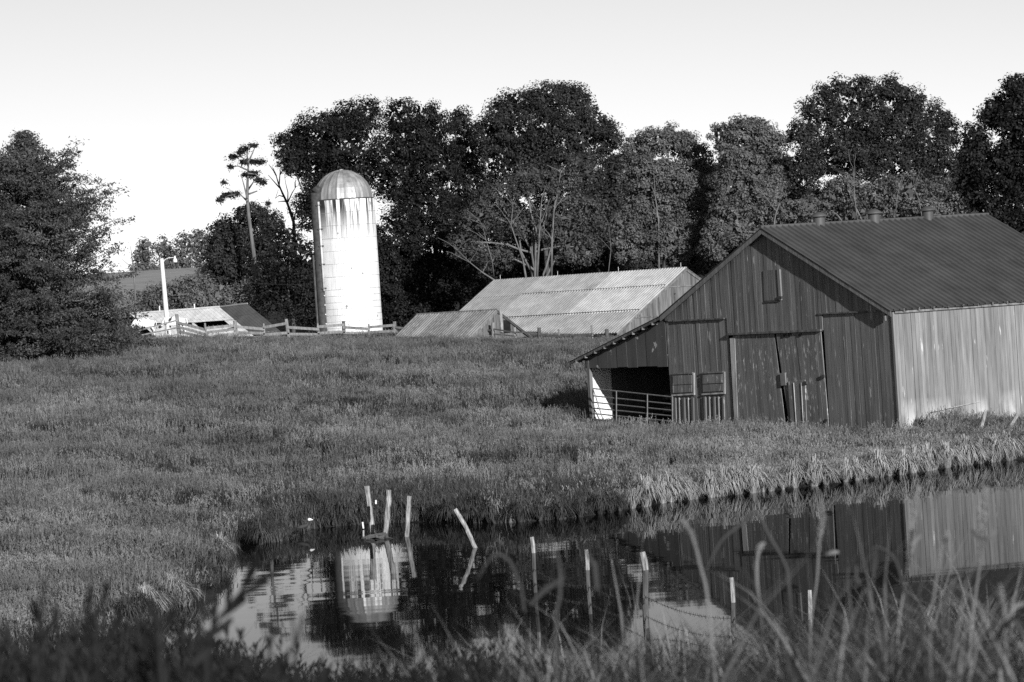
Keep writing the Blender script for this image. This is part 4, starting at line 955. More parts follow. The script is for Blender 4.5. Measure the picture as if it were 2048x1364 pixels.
broadleaf('shade_tree', 'dark understory wood behind the barn roof ridge', 272, 1700,
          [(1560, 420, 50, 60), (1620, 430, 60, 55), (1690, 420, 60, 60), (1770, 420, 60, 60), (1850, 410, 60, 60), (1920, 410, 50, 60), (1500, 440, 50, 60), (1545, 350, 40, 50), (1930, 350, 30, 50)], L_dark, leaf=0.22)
for i, (lob, lab) in enumerate([([(292, 494, 16, 14), (285, 520, 22, 20), (290, 540, 28, 14)], 'distant tree nearest the cedar on the far field edge'), ([(328, 490, 18, 16), (330, 518, 24, 20), (326, 540, 30, 12)], 'distant round tree in the middle of the far field edge'),
                                ([(372, 484, 16, 20), (362, 512, 24, 24), (362, 538, 30, 14)], 'distant tree left of the pine on the far field edge'), ([(400, 484, 20, 20), (404, 515, 28, 26), (404, 540, 34, 16)], 'distant tall tree at the right end of the far field')]):
    broadleaf('far_tree', lab, 462 + 4 * i, lob[0][0], lob, L_far, sub=1.0, per=46, leaf=0.34, trunk_r=0.2, group='trees at the far field')
# tall sparse pine
def Z8(x, y): return (400 + x / 3.41, 250 + y / 3.41)
pin = empty('pine_tree', (P(510, 640, 257).x, 257, tz(P(510, 640, 257).x, 257)), 'tall sparse pine with bare pale trunk against the sky', 'tree', 'trees behind the farmyard')
t = MB(); path = [Z8(385, 1330), Z8(370, 900), Z8(335, 640), Z8(322, 500), Z8(325, 380), Z8(330, 280), Z8(320, 180)]
t.tube([P(x, y, 257) for x, y in path], [0.13, 0.13, 0.12, 0.11, 0.085, 0.06, 0.03], 8)
for br in [[(322, 520), (270, 470), (200, 480), (150, 500)], [(322, 500), (300, 410), (280, 340)], [(330, 440), (370, 380), (420, 360)], [(328, 310), (260, 280), (215, 285)], [(330, 280), (290, 220), (240, 215)], [(335, 470), (390, 450)], [(326, 257), (360, 190), (375, 150)], [(326, 330), (380, 335), (440, 400)], [(328, 260), (400, 257), (450, 240)]]:
    t.tube([P(*Z8(*q), 257 + rnd.uniform(-.6, .6)) for q in br], [0.07, 0.04, 0.025, 0.015][:len(br)], 5)
t.build('trunk', M_bark_pale, pin, True)
lob = [(300, 165, 50, 26), (365, 140, 30, 14), (230, 215, 44, 18), (330, 250, 80, 16), (410, 250, 44, 12), (340, 335, 70, 22), (430, 390, 36, 20), (190, 480, 64, 18), (250, 470, 34, 14), (212, 285, 24, 8), (160, 392, 24, 10), (280, 190, 36, 24), (390, 375, 40, 14), (135, 510, 26, 10), (462, 535, 12, 8)]
C, Nn, S, _ = crown_points([Z8(a, b) + (c / 3.41, d_ / 3.41) for a, b, c, d_ in lob], 257, 0.34, 18, 0.14, keep=0.8, thick=1.3, shell=(0.3, 1.35), flat=1.0)
V, Fq = leaf_mesh(C, Nn, S, 0.4); np_mesh('crown', V, Fq, L_dark, pin)
# dead tree
dd = empty('dead_tree', (P(596, 460, 264).x, 264, 4.0), 'leafless dead tree forking against the sky left of the silo', 'tree', 'trees behind the farmyard')
t = MB()
t.tube([P(*Z8(*q), 264) for q in [(660, 1250), (652, 900), (638, 660), (598, 540), (560, 460), (535, 400), (515, 330), (490, 280)]], [0.12, 0.12, 0.11, 0.09, 0.07, 0.05, 0.03, 0.012], 7)
t.build('trunk', M_bark, dd, True)
for br in [[(545, 430), (500, 380), (465, 340)], [(540, 410), (545, 340), (548, 290)], [(545, 340), (570, 300), (590, 295)], [(598, 530), (600, 460), (585, 400), (575, 340)], [(600, 525), (630, 460), (655, 420), (690, 405)], [(640, 640), (665, 560), (690, 480), (705, 450)], [(575, 490), (540, 480), (515, 500), (535, 440)], [(520, 345), (500, 310), (470, 270)], [(650, 425), (648, 390), (655, 375)], [(585, 520), (560, 520), (530, 525)]]:
    MB().tube([P(*Z8(*q), 264 + rnd.uniform(-.5, .5)) for q in br], [0.055, 0.035, 0.02, 0.012][:len(br)], 5).build('branch', M_bark, dd, True)
sn = empty('dead_snag', (P(268, 540, 222).x, 222, 3.4), 'bare pale dead sapling rising beside the cedar', 'tree')
t = MB(); t.tube([P(x, y, 222) for x, y in [(272, 660), (270, 580), (267, 535), (264, 515), (261, 492)]], [0.06, 0.05, 0.045, 0.03, 0.012], 6); t.build('trunk', M_bark_pale, sn, True)
for br in [[(267, 535), (255, 528), (244, 518)], [(268, 533), (273, 528), (272, 522)], [(266, 525), (270, 518), (271, 512)]]:
    MB().tube([P(x, y, 222) for x, y in br], [0.03, 0.02, 0.01], 5).build('branch', M_bark_pale, sn, True)
# cedars
def cedar(label, d, bx_px, by_px, prof, lean=0.0, n_br=150, sub=0.3, per=34, leaf=0.15, seed=1):
    """prof: (photo row, half width in photo pixels) from the top down"""
    rr_ = np.random.default_rng(seed); b = P(bx_px, by_px, d); k = d / F_PX
    root = empty('cedar_tree', (b.x, d, tz(b.x, d) - 0.1), label, 'tree', 'cedars by the hilltop fence')
    t = MB(); ytop = prof[0][0]; H_ = (by_px - ytop) * k; ax = lambda y: P(bx_px + (y - by_px) * 0.065 + lean * (by_px - y) / (by_px - ytop), y, d)
    t.tube([Vector((b.x, d, tz(b.x, d) - 0.2))] + [ax(by_px + (ytop - by_px) * f) for f in (0.1, 0.3, 0.5, 0.7, 0.9, 1.0)], [0.3, 0.26, 0.22, 0.17, 0.11, 0.05, 0.02], 8)
    Cs, Ns, Ss = [], [], []; ys = [p[0] for p in prof]; ws = [p[1] for p in prof]
    for i in range(n_br):
        y = ytop + (prof[-1][0] - ytop) * (i + rr_.random()) / n_br; hw = np.interp(y, ys, ws) * k * rr_.uniform(0.72, 1.12)
        az = rr_.uniform(0, 2 * np.pi)
        if np.sin(az) > 0.5 and rr_.random() < 0.5: az = -az
        dirv = np.array([np.cos(az), np.sin(az) * 0.9, 0]); a0 = np.array(ax(y)) ; up = rr_.uniform(-0.02, 0.5) - 0.25 * (y - ytop) / (prof[-1][0] - ytop)
        L_ = max(0.25, hw); tip = a0 + dirv * L_ + np.array([0, 0, up * L_])
        t.tube([Vector(a0 - np.array([0, 0, 0.1])), Vector((a0 + tip) / 2 - np.array([0, 0, 0.08 * L_])), Vector(tip)], [0.045, 0.028, 0.01], 5, False)
        m = max(3, int(L_ / 0.2))
        for j in range(m):
            f = (j + 0.8) / m
            if f < 0.22: continue
            c = a0 + (tip - a0) * f + np.array([0, 0, -0.15 * L_ * np.sin(np.pi * f) * 0.5]) + rr_.normal(size=3) * np.array([.24, .24, .13]) * min(1, L_ / 2)
            sr = sub * rr_.uniform(0.6, 1.25)
            off = rr_.normal(size=(per, 3)) * np.array([1.0, 1.0, 0.48]) * sr * 0.58 + dirv * rr_.uniform(-.2, .35, (per, 1)) * sr
            Cs.append(c + off); Ns.append(rr_.normal(size=(per, 3)) * 0.7 + np.array([0, 0, 0.5]) + dirv * 0.3); Ss.append(leaf * rr_.uniform(0.6, 1.4, per))
    V, Fq = leaf_mesh(np.concatenate(Cs), np.concatenate(Ns), np.concatenate(Ss), 0.34)
    np_mesh('crown', V, Fq, L_cedar, root); t.build('trunk', M_bark, root, True)
cedar('large ragged cedar filling the left edge of the photo', 172, 72, 722, [(268, 5), (285, 16), (300, 28), (330, 62), (345, 104), (370, 118), (395, 100), (415, 140), (440, 158), (465, 176), (500, 160), (540, 188), (590, 196), (640, 204), (690, 190)], lean=6, n_br=400, seed=3)
cedar('second cedar half outside the left frame edge', 179, -70, 722, [(300, 6), (330, 50), (380, 90), (450, 120), (540, 150), (650, 170), (690, 150)], n_br=190, seed=5)
broadleaf('weedy_shrub', 'low weedy shrub at the right foot of the large cedar', 182, 250, [(245, 668, 34, 22), (215, 690, 34, 18), (275, 695, 30, 16), (300, 690, 22, 12), (345, 697, 26, 9), (240, 705, 40, 12)], L_mid, sub=0.3, per=34, leaf=0.10, trunk_r=0.06, group='shrubs by the fence')

# ------------------------------------------------------------------ grass prototypes and scattering
def blades(n, h, spread, w, bend, seed, stiff=0.0, head=False, hvar=0.45):
    r_ = np.random.default_rng(seed); V = []; Fs = []
    for i in range(n):
        a = r_.uniform(0, 2 * np.pi); d = np.array([np.cos(a), np.sin(a)]); q = r_.uniform(0, spread) * r_.random() ** 0.3
        a2 = r_.uniform(0, 2 * np.pi); b0 = np.array([np.cos(a2), np.sin(a2)]) * q
        hh = h * r_.uniform(1 - hvar, 1 + hvar * 0.4); bd = bend * hh * r_.uniform(0.3, 1.2); s = np.array([-d[1], d[0]]) * w * r_.uniform(0.6, 1.3) / 2
        k = len(V)
        for f, ww in ((0, 0.8), (0.4, 1.0), (0.75, 0.7)):
            c = b0 + d * bd * f ** 2; z = hh * (f - 0.12 * f * f * bend)
            V += [(c[0] - s[0] * ww, c[1] - s[1] * ww, z), (c[0] + s[0] * ww, c[1] + s[1] * ww, z)]
        c = b0 + d * bd * 1.0; V.append((c[0], c[1], hh * (1 - 0.2 * bend)))
        Fs += [(k, k + 1, k + 3, k + 2), (k + 2, k + 3, k + 5, k + 4), (k + 4, k + 5, k + 6)]
        if head and r_.random() < 0.5:
            e = np.array([c[0], c[1], hh * (1 - 0.2 * bend)])
            for m_ in range(5):
                kk = len(V); z = e[2] - 0.02 + m_ * 0.022 * h / 0.5; o = r_.normal(size=2) * 0.012
                V += [(e[0] - 0.012 + o[0], e[1], z - 0.015), (e[0] + 0.012 + o[0], e[1] + o[1], z), (e[0] + o[0], e[1], z + 0.03)]
                Fs.append((kk, kk + 1, kk + 2))
    return V, Fs
protos = bpy.data.collections.new('grass_prototypes')       # not linked: only instanced by the scatter
def proto(name, data, mat):
    me = bpy.data.meshes.new(name); me.from_pydata(data[0], [], data[1]); me.materials.append(mat)
    o = bpy.data.objects.new(name, me); return o
def shoots(n, h, seed):             # leafy weed shoots: a stem set with short upward leaves
    r_ = np.random.default_rng(seed); V = []; Fs = []
    for i in range(n):
        b = r_.normal(size=2) * 0.05; ln_ = r_.normal(size=2) * 0.12; hh = h * r_.uniform(.7, 1.1); k = len(V)
        at = lambda t: np.array([b[0] + ln_[0] * t * t, b[1] + ln_[1] * t * t, hh * t])
        for t in (0, .5, 1.0): p = at(t); V += [(p[0] - .004, p[1], p[2]), (p[0] + .004, p[1] + .003, p[2])]
        Fs += [(k, k + 1, k + 3, k + 2), (k + 2, k + 3, k + 5, k + 4)]
        for j in range(26):
            t = 0.35 + 0.65 * (j + r_.random()) / 26; p = at(t); a = j * 2.4 + r_.random(); o = np.array([math.cos(a), math.sin(a), 1.1 + r_.random()]); o = o / np.linalg.norm(o) * 0.085 * r_.uniform(.7, 1.3) * (1.25 - 0.5 * t)
            sd = np.array([-math.sin(a), math.cos(a), 0]) * 0.007; q = p + o * .5; e = p + o; k = len(V); V += [tuple(p), tuple(q - sd), tuple(e), tuple(q + sd)]; Fs.append((k, k + 1, k + 2, k + 3))
    return V, Fs
def scatter(name, label, prots, X, Y, Zv, rot, scl, kind):
    colp = bpy.data.collections.new(name + '_kinds')
    for i, p in enumerate(prots): p.name = '%s_%02d' % (name, i); colp.objects.link(p)
    me = bpy.data.meshes.new(name); n = len(X); me.vertices.add(n); me.vertices.foreach_set('co', np.stack([X, Y, Zv], 1).astype(np.float32).ravel())
    for nm, ty, arr in (('rot', 'FLOAT_VECTOR', rot), ('scl', 'FLOAT_VECTOR', scl)):
        at = me.attributes.new(nm, ty, 'POINT'); at.data.foreach_set('vector', arr.astype(np.float32).ravel())
    at = me.attributes.new('pick', 'INT', 'POINT'); at.data.foreach_set('value', kind.astype(np.int32))
    o = bpy.data.objects.new(name, me); COL.objects.link(o)
    g = bpy.data.node_groups.new(name, 'GeometryNodeTree')
    g.interface.new_socket('Geometry', in_out='INPUT', socket_type='NodeSocketGeometry'); g.interface.new_socket('Geometry', in_out='OUTPUT', socket_type='NodeSocketGeometry')
    N = g.nodes; L = g.links; gi = N.new('NodeGroupInput'); go = N.new('NodeGroupOutput'); ip = N.new('GeometryNodeInstanceOnPoints')
    ci = N.new('GeometryNodeCollectionInfo'); ci.inputs['Collection'].default_value = colp; ci.inputs['Separate Children'].default_value = True; ci.inputs['Reset Children'].default_value = True
    def na(nm, ty): q = N.new('GeometryNodeInputNamedAttribute'); q.data_type = ty; q.inputs['Name'].default_value = nm; return q.outputs['Attribute']
    er = N.new('FunctionNodeEulerToRotation'); L.new(na('rot', 'FLOAT_VECTOR'), er.inputs[0])
    L.new(gi.outputs[0], ip.inputs['Points']); L.new(ci.outputs[0], ip.inputs['Instance']); ip.inputs['Pick Instance'].default_value = True
    L.new(na('pick', 'INT'), ip.inputs['Instance Index']); L.new(er.outputs[0], ip.inputs['Rotation']); L.new(na('scl', 'FLOAT_VECTOR'), ip.inputs['Scale'])
    L.new(ip.outputs[0], go.inputs[0])
    md = o.modifiers.new('scatter', 'NODES'); md.node_group = g
    return tag(o, label, 'grass', None, 'stuff')
def patches(X, Y, s): return (np.sin(X * s + 2.1 * np.sin(Y * s * 0.6)) + np.sin(Y * s * 0.8 + 1.7 * np.sin(X * s * 0.5 + 1)) + 0.7 * np.sin((X + Y) * s * 1.9) + 0.6 * np.sin((X * 1.3 - Y) * s * 2.7)) / 3.3
def field_points(y0, y1, dens, xl, xr):
    xm = max(abs(xl(y1)), abs(xr(y1))); n = int((y1 - y0) * 2 * xm * dens)
    Y = rng.uniform(y0, y1, n); X = rng.uniform(-xm, xm, n); ok = (X > xl(Y)) & (X < xr(Y)); return X[ok], Y[ok]
wid = lambda Y: 0.152 * Y + 1.5
mx, my = [], []
for y0, y1, dn_ in [(56, 80, 26), (80, 100, 24), (100, 125, 19), (125, 160, 13), (160, 214, 10)]:
    a, b = field_points(y0, y1, dn_, lambda Y: -wid(Y), wid); mx.append(a); my.append(b)
X = np.concatenate(mx); Y = np.concatenate(my); pdist = pond_dist(X, Y)
la = (X - C0.x) * e1.x + (Y - C0.y) * e1.y; lsn = (X - C0.x) * e2.x + (Y - C0.y) * e2.y
ok = (pdist > -0.12) & ~((la > -0.05) & (la < LB + .1) & (lsn > -0.06) & (lsn < 17.9)) & ~(((X - SB.x) ** 2 + (Y - SB.y) ** 2) < 4.5) & ~((Y < 62) & (X > -11))
ok &= ~((la > LB) & (lsn > -3) & (lsn < 20)) | (Y < 120)
ok &= ~((pdist < 0.2) & (X > 1.5))
X, Y, pdist = X[ok], Y[ok], pdist[ok]; la = la[ok]; lsn = lsn[ok]
n = len(X); pt = patches(X, Y, 0.33); pt2 = patches(X + 31, Y + 17, 0.9)
hs = (0.74 + 0.38 * pt + 0.34 * pt2) * rng.uniform(0.75, 1.25, n)
hs = np.where((la > -2.5) & (la < 0.5) & (lsn > -1) & (lsn < 18), hs * 0.3, hs); hs = np.clip(hs * (1 - 0.35 * sstep(188, 204, Y)) * (1 - 0.5 * sstep(-4, 2, X) * sstep(165, 190, Y)), 0.3, 1.5)
dry = 0.32 + 0.35 * sstep(4, 16, X) * sstep(125, 105, Y) + 0.15 * pt2
kd = np.where(rng.random(n) < dry, rng.integers(3, 5, n), rng.integers(0, 3, n)); kd = np.where((pt * 0.6 + pt2 < -0.6) & (rng.random(n) < 0.7) | (rng.random(n) < 0.06), 5, kd)
bank_r = sstep(2.5, 6.5, X + 0.25 * (112 - Y)) * sstep(122, 112, Y) * (Y > 90); kd = np.where(rng.random(n) < bank_r * 0.75, 6, kd)
bank_l = sstep(-7.5, -9.5, X) * sstep(97, 88, Y); kd = np.where(rng.random(n) < bank_l * 0.5, 4, kd)
mid = sstep(-9, -6, X) * sstep(4.5, 1.5, X) * sstep(11, 5, pdist) * (Y > 85); kd = np.where(rng.random(n) < mid * 0.8, 7, kd)
rot = np.stack([rng.normal(0, .08, n), rng.normal(0, .08, n), rng.uniform(0, 6.28, n)], 1)
scl = np.stack([hs * 0.5 + 0.6, hs * 0.5 + 0.6, hs], 1)
scatter('meadow_grass', 'rough meadow grass covering the slope and the banks',
        [proto('a', blades(26, .46, .22, .018, .5, 1), G_meadow), proto('b', blades(26, .40, .24, .018, .8, 2), G_meadow), proto('c', blades(22, .52, .2, .017, .35, 3), G_meadow),
         proto('d', blades(20, .56, .2, .013, .45, 4, head=True), G_dry), proto('e', blades(22, .5, .22, .014, .7, 5, head=True), G_dry), proto('f', blades(20, .34, .2, .05, .6, 6), G_weed), proto('g', blades(24, .48, .22, .015, .6, 7, head=True), G_pale), proto('h', blades(24, .5, .22, .018, .5, 8), G_sedge_d)],
        X, Y, np.maximum(terrain(X, Y), -0.02) - 0.03, rot, scl, kd)
# sedge tussocks along the water
def tussock(seed, mat, h, n=300):
    r_ = np.random.default_rng(seed); V = []; Fs = []
    for i in range(n):                     # blades rise from the crown, arch over and hang down
        a = r_.uniform(0, 6.283); d = np.array([math.cos(a), math.sin(a)]); o = r_.random() ** 0.7; reach = h * (0.12 + 0.72 * o) * r_.uniform(.8, 1.15)
        hh = h * r_.uniform(.9, 1.08) * (1.05 - 0.12 * o); s_ = np.array([-d[1], d[0]]) * 0.0075 * r_.uniform(.7, 1.3); k = len(V); b0 = d * 0.07 * r_.random()
        for j, t in enumerate((0, .25, .5, .75, 1.0)):
            c = b0 + d * reach * t; z = hh * (2.1 * t - (1.1 + 0.85 * o) * t * t); ww = (.8, 1, 1, .8, .15)[j]
            V += [(c[0] - s_[0] * ww, c[1] - s_[1] * ww, z), (c[0] + s_[0] * ww, c[1] + s_[1] * ww, z)]
        Fs += [(k + 2 * j, k + 2 * j + 1, k + 2 * j + 3, k + 2 * j + 2) for j in range(4)]
    me = bpy.data.meshes.new('sedge_tussock'); me.from_pydata(V, [], Fs); me.materials.append(mat); return me
t_pale = [tussock(20 + i, G_sedge, .58) for i in range(6)]; t_dark = [tussock(40 + i, G_sedge_d, .56) for i in range(4)]
def put_tussock(x, y, me, sc, label, group, push=0.16):
    g0_ = G(x, y); o = bpy.data.objects.new('sedge_tussock', me); COL.objects.link(o)
    o.location = (g0_.x, g0_.y + push, -0.02 if group else 0.03); o.rotation_euler = (rnd.uniform(-.1, .1), rnd.uniform(-.1, .1), rnd.uniform(0, 6.28)); o.scale = (sc * rnd.uniform(.9, 1.2), sc * rnd.uniform(.9, 1.2), sc)
    tag(o, label, 'grass tuft', group)
fsx = [p[0] for p in far_shore_px]; fsy = [p[1] for p in far_shore_px]
x = 1265
while x < 2046:
    if not (1655 < x < 1690 or 1545 < x < 1560):
        put_tussock(x, np.interp(x, fsx, fsy), rnd.choice(t_pale), rnd.choice([.75, .95, 1.15, 1.35, 1.5]), 'pale sedge tussock overhanging the far pond edge below the barn', 'pale sedge tussocks below the barn', rnd.uniform(-0.22, 0.12))
    x += rnd.choice([7, 10, 16, 24, 30])
x = 880
while x < 1260:
    put_tussock(x, np.interp(x, fsx, fsy), rnd.choice(t_dark), rnd.uniform(.7, 1.15), 'dark sedge tussock on the far pond edge left of the barn reflection', 'dark sedge tussocks in the middle', rnd.uniform(-0.2, 0.15)); x += rnd.choice([20, 28, 40])
for i in range(1, 6):
    for f in (0.0, 0.35, 0.7):
        x = fsx[i - 1] + (fsx[i] - fsx[i - 1]) * f; y = fsy[i - 1] + (fsy[i] - fsy[i - 1]) * f
        put_tussock(x - 4, y - 4, rnd.choice(t_dark + t_pale[:2]), rnd.uniform(.8, 1.2), 'sedge tussock hanging over the left bank of the pond', 'sedge tussocks on the left bank', 0.1)
put_tussock(522, 1092, t_dark[0], 1.0, 'lone spiky sedge clump at the water left of the pond posts', None, 0.02)

# ------------------------------------------------------------------ blurred foreground plants
NF = 9500; Yf = 8.5 + 20 * rng.random(NF) ** 1.2; Xf = rng.uniform(-1, 1, NF) * (0.155 * Yf + 0.35)
uf = Xf / Yf * F_PX + 1024 - 40                    # how far left or right of the path the plant grows
# the drop in sight line to the tops: the growth follows the slope of the embankment, with a gap in front of the open water
ap = np.interp(uf, [-200, 60, 300, 420, 500, 760, 860, 960, 1100, 1450, 1560, 1800, 2050, 2300], [.079, .079, .081, .087, .094, .095, .091, .087, .088, .089, .082, .080, .087, .087])
hf = np.clip(H_CAM - ap * Yf - terrain(Xf, Yf), 0.22, 1.4) / 1.08 * (0.55 + 0.55 * rng.random(NF) ** 1.6); kf = rng.integers(0, 5, NF)
kf = np.where((uf < 930) & (rng.random(NF) < 0.85), np.where(rng.random(NF) < 0.5, 5, 8), kf)
tall = (uf > 820) & (rng.random(NF) < 0.08); kf = np.where(tall, rng.integers(6, 8, NF), kf); hf = np.where(tall, hf * rng.uniform(1.05, 1.5, NF), hf)
scatter('foreground_grass', 'out-of-focus tall grass and weeds in the near foreground',
        [proto('a', blades(9, 1.0, .08, .009, .7, 61), G_fore), proto('b', blades(9, .95, .09, .010, 1.1, 62), G_fore), proto('c', blades(9, 1.05, .07, .008, .45, 63), G_fdark), proto('d', blades(9, .95, .09, .011, 1.35, 64), G_fore), proto('e', blades(6, 1.05, .07, .007, .8, 65), G_plume), proto('f', shoots(4, .95, 71), G_fdark),
         proto('g', blades(3, 1.0, .05, .010, 1.2, 67, hvar=.2), G_plume), proto('h', blades(3, 1.0, .05, .010, .6, 68, hvar=.2), G_plume), proto('i', shoots(3, 1.0, 72), G_fdark)],
        Xf, Yf, terrain(Xf, Yf) - 0.02, np.stack([rng.normal(0, .1, NF), rng.normal(0, .1, NF), rng.uniform(0, 6.28, NF)], 1), np.stack([np.full(NF, 1.0), np.full(NF, 1.0), hf], 1), kf)
def stalk(path, d, w, mat, label, group, plume=None, leaves=(), name='grass_stalk'):
    a = [P(x, y, d) for x, y in path]; k = d / F_PX; g = tz(a[-1].x, d); root = empty(name, (a[-1].x, d, g), label, 'plant', group)
    down = a[-1] + (a[-1] - a[-2]).normalized() * 0.1; full = a + [Vector((down.x, d, min(down.z, g + 0.1))), Vector((down.x, d, g - 0.05))]
    fine = []
    for i in range(len(full) - 1):                 # smooth the path
        p_1, p0_, p1_, p2_ = full[max(i - 1, 0)], full[i], full[i + 1], full[min(i + 2, len(full) - 1)]
        for t_ in (0, .25, .5, .75): fine.append(0.5 * ((2 * p0_) + (p1_ - p_1) * t_ + (2 * p_1 - 5 * p0_ + 4 * p1_ - p2_) * t_ ** 2 + (3 * p0_ - p_1 - 3 * p1_ + p2_) * t_ ** 3))
    fine.append(full[-1]); m = len(fine)
    MB().tube(fine, [w * k * 0.32 * (0.55 + 0.45 * min(1, i / 6)) for i in range(m)], 5).build('stem', mat, root, True)
    if plume:                                      # seed head over the first part of the path
        q = MB(); L0 = min(0.6, plume[0] * 1.5); rp = plume[1] * k * 0.62
        for i in range(170):
            f = rnd.random() * L0; j = f * (m - 1); c = fine[int(j)].lerp(fine[min(m - 1, int(j) + 1)], j % 1)
            o = Vector((rnd.uniform(-1, 1), rnd.uniform(-1, 1), rnd.uniform(-.3, 1))) * rp * math.sin(math.pi * min(1, max(0.08, f / L0 * 0.9 + .1)))
            s_ = rp * 0.26; q.add([c + o, c + o + Vector((s_, 0, s_ * .8)), c + o + Vector((0, s_ * .4, s_ * 2.2)), c + o + Vector((-s_ * .6, 0, s_))], [(0, 1, 2, 3)])
        q.build('seed_head', G_plume, root)
    for lp_, lw_ in leaves:
        b_ = [P(x, y, d + rnd.uniform(-.05, .05)) for x, y in lp_]; v = MB(); n_ = len(b_); vs = []
        for i, p in enumerate(b_):
            t_ = (b_[min(i + 1, n_ - 1)] - b_[max(i - 1, 0)]).normalized(); sd = t_.cross(Vector((0, 1, 0))).normalized(); ww = lw_ * k * 0.38 * (0.35 + math.sin(math.pi * (i + 0.4) / n_)) * 0.75
            vs += [p - sd * ww, p + sd * ww + Vector((0, 0.01, 0))]
        v.add(vs, [(2 * i, 2 * i + 1, 2 * i + 3, 2 * i + 2) for i in range(n_ - 1)]); v.build('leaf', mat, root, True)
    return root
GS = 'out-of-focus grass stalks in front of the pond'
for path, d, w, pl, lv, lab in [
    ([(1838, 975), (1826, 1040), (1818, 1110), (1805, 1200), (1795, 1300)], 13, 7, (0.30, 12), [([(1815, 1130), (1828, 1085), (1843, 1070)], 12)], 'tall seed-head stalk in front of the reflected barn corner'),
    ([(1974, 975), (1966, 1040), (1962, 1110), (1950, 1200), (1940, 1310)], 12.5, 9, (0.28, 16), [([(1966, 1080), (1950, 1070), (1945, 1060)], 12), ([(1966, 1090), (1985, 1070), (1992, 1060)], 12)], 'tallest branching seed-head stalk near the right frame edge'),
    ([(1641, 1004), (1645, 1040), (1638, 1090), (1634, 1160), (1620, 1290)], 13, 7, (0.25, 12), [([(1650, 1110), (1665, 1105), (1678, 1104)], 10)], 'upright seed-head stalk in front of the dark barn reflection'),
    ([(1408, 1150), (1440, 1085), (1480, 1050), (1512, 1026), (1540, 1075), (1570, 1130), (1580, 1200)], 12, 11, None, [], 'broad blade folded over into a pointed arch'),
    ([(1420, 1150), (1445, 1138), (1475, 1135), (1500, 1160), (1520, 1230)], 11, 8, None, [], 'low arched blade right of the thick stake'),
    ([(955, 1158), (985, 1112), (1015, 1118), (1035, 1160), (1050, 1240)], 10, 9, None, [([(1060, 1210), (1090, 1180), (1130, 1155)], 14)], 'dark arching blade right of the slanting post'),
    ([(1740, 1100), (1755, 1094), (1785, 1112), (1800, 1150), (1815, 1230)], 12, 10, None, [([(1752, 1100), (1750, 1130), (1746, 1155)], 11)], 'hooked blade left of the reflected barn corner'),
    ([(1697, 1135), (1694, 1170), (1700, 1200), (1706, 1290)], 11.5, 9, None, [], 'short curved blade amid the right foreground grass'),
    ([(1712, 1130), (1715, 1160), (1735, 1185), (1745, 1225), (1765, 1300)], 11.5, 9, None, [], 'wavy blade leaning right amid the right foreground grass'),
    ([(1528, 1088), (1516, 1110), (1514, 1160), (1525, 1280)], 12, 11, (0.18, 9), [], 'pale curled blade tip under the folded arch'),
    ([(1895, 1065), (1880, 1120), (1870, 1180), (1860, 1290)], 11, 9, (0.2, 10), [([(1900, 1070), (1905, 1110), (1903, 1150)], 8)], 'forked stalk between the two tall seed heads'),
    ([(2000, 1170), (2008, 1220), (2012, 1300)], 10, 8, (0.25, 9), [([(2012, 1240), (2030, 1215), (2050, 1205)], 10)], 'short stalk at the right end of the foreground'),
    ([(1926, 1148), (1905, 1165), (1893, 1200), (1885, 1290)], 10.5, 11, None, [([(1893, 1190), (1870, 1215), (1855, 1240)], 9)], 'bent pale blade right of the bright stick'),
    ([(1100, 1075), (1118, 1120), (1120, 1190), (1112, 1290)], 9.5, 10, None, [([(1170, 1100), (1190, 1130), (1195, 1180)], 12)], 'dim stalk beside the thin upright stake'),
    ([(1365, 1040), (1385, 1075), (1400, 1130), (1420, 1240)], 11, 10, (0.22, 10), [], 'dim seed stalk over the dark water left of the folded arch'),
    ([(1850, 1150), (1838, 1190), (1842, 1240), (1850, 1310)], 10.5, 9, None, [], 'soft blade near the bright stick'),
    ([(1985, 1230), (1990, 1270), (1992, 1330)], 9, 8, None, [([(1990, 1280), (2010, 1250), (2035, 1230)], 11)], 'broad low blade at the lower right corner')]:
    stalk(path, d, w, G_plume if pl else G_fore, lab, GS, pl, lv)
DW = 'dark out-of-focus weeds on the left'
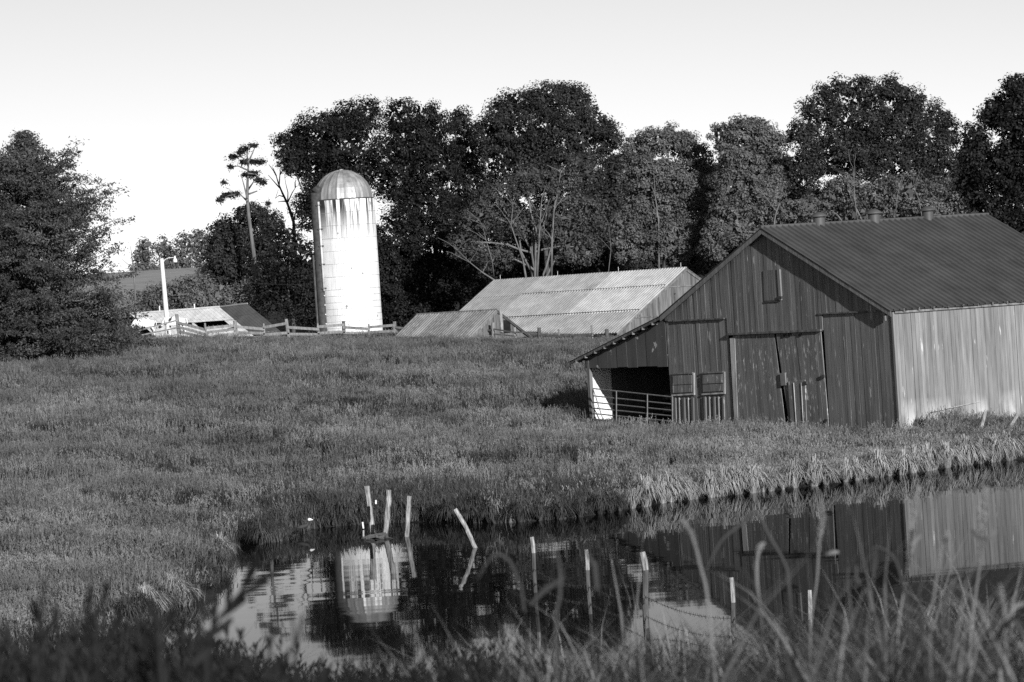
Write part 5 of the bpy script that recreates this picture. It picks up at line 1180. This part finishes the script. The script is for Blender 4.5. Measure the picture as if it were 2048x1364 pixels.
def weed_leaves(path, n, ln, wd, spread, seed):
    r_ = random.Random(seed); out = []
    for i in range(n):
        f = (i + 0.5) / n * (len(path) - 1); j = min(int(f), len(path) - 2); t_ = f - j
        x0 = path[j][0] + (path[j + 1][0] - path[j][0]) * t_; y0 = path[j][1] + (path[j + 1][1] - path[j][1]) * t_
        ang = math.atan2(path[j][1] - path[j + 1][1], path[j][0] - path[j + 1][0]) + (spread if i % 2 else -spread) * r_.uniform(.5, 1.2); L_ = ln * r_.uniform(.7, 1.2)
        out.append(([(x0, y0), (x0 + math.cos(ang) * L_ * .5, y0 + math.sin(ang) * L_ * .5), (x0 + math.cos(ang) * L_, y0 + math.sin(ang) * L_ + 3)], wd * r_.uniform(.8, 1.3)))
    return out
pw = [(508, 1150), (480, 1185), (440, 1235), (400, 1300), (380, 1345)]
stalk(pw, 8.5, 12, G_fdark, 'large dark leafy weed leaning right over the pale water', DW, None, weed_leaves(pw, 11, 66, 17, 0.55, 3), 'leafy_weed')
pw = [(415, 1190), (405, 1230), (392, 1290), (380, 1345)]
stalk(pw, 8.2, 12, G_fdark, 'upright dark weed growing close beside the large leaning weed', DW, None, weed_leaves(pw, 8, 52, 16, 0.6, 4), 'leafy_weed')
stalk([(88, 1150), (86, 1190), (84, 1240), (80, 1310)], 7, 16, G_fdark, 'dark pointed weed stem near the left frame edge', DW, None, [([(86, 1260), (70, 1230), (68, 1200)], 26), ([(84, 1280), (110, 1240), (112, 1210)], 26)], 'leafy_weed')
stalk([(188, 1140), (184, 1190), (190, 1260), (196, 1320)], 7, 14, G_fdark, 'dark forked weed on the left bank side', DW, None, [([(190, 1240), (210, 1190), (216, 1160)], 20), ([(192, 1270), (170, 1220), (180, 1180)], 20), ([(200, 1300), (230, 1250), (240, 1215)], 22)], 'leafy_weed')
stalk([(583, 1222), (588, 1270), (592, 1340)], 8, 12, G_fdark, 'thin dark forked shoot rising before the pale water', DW, None, [([(592, 1300), (600, 1260), (604, 1228)], 11)], 'leafy_weed')
stalk([(320, 1180), (318, 1230), (322, 1300)], 7, 16, G_fdark, 'dim upright weed stem between the dark weeds', DW, None, [([(320, 1260), (300, 1220), (298, 1190)], 22), ([(322, 1270), (345, 1230), (350, 1200)], 22)], 'leafy_weed')
print('TRIS', sum(len(m_.polygons) for m_ in bpy.data.meshes))
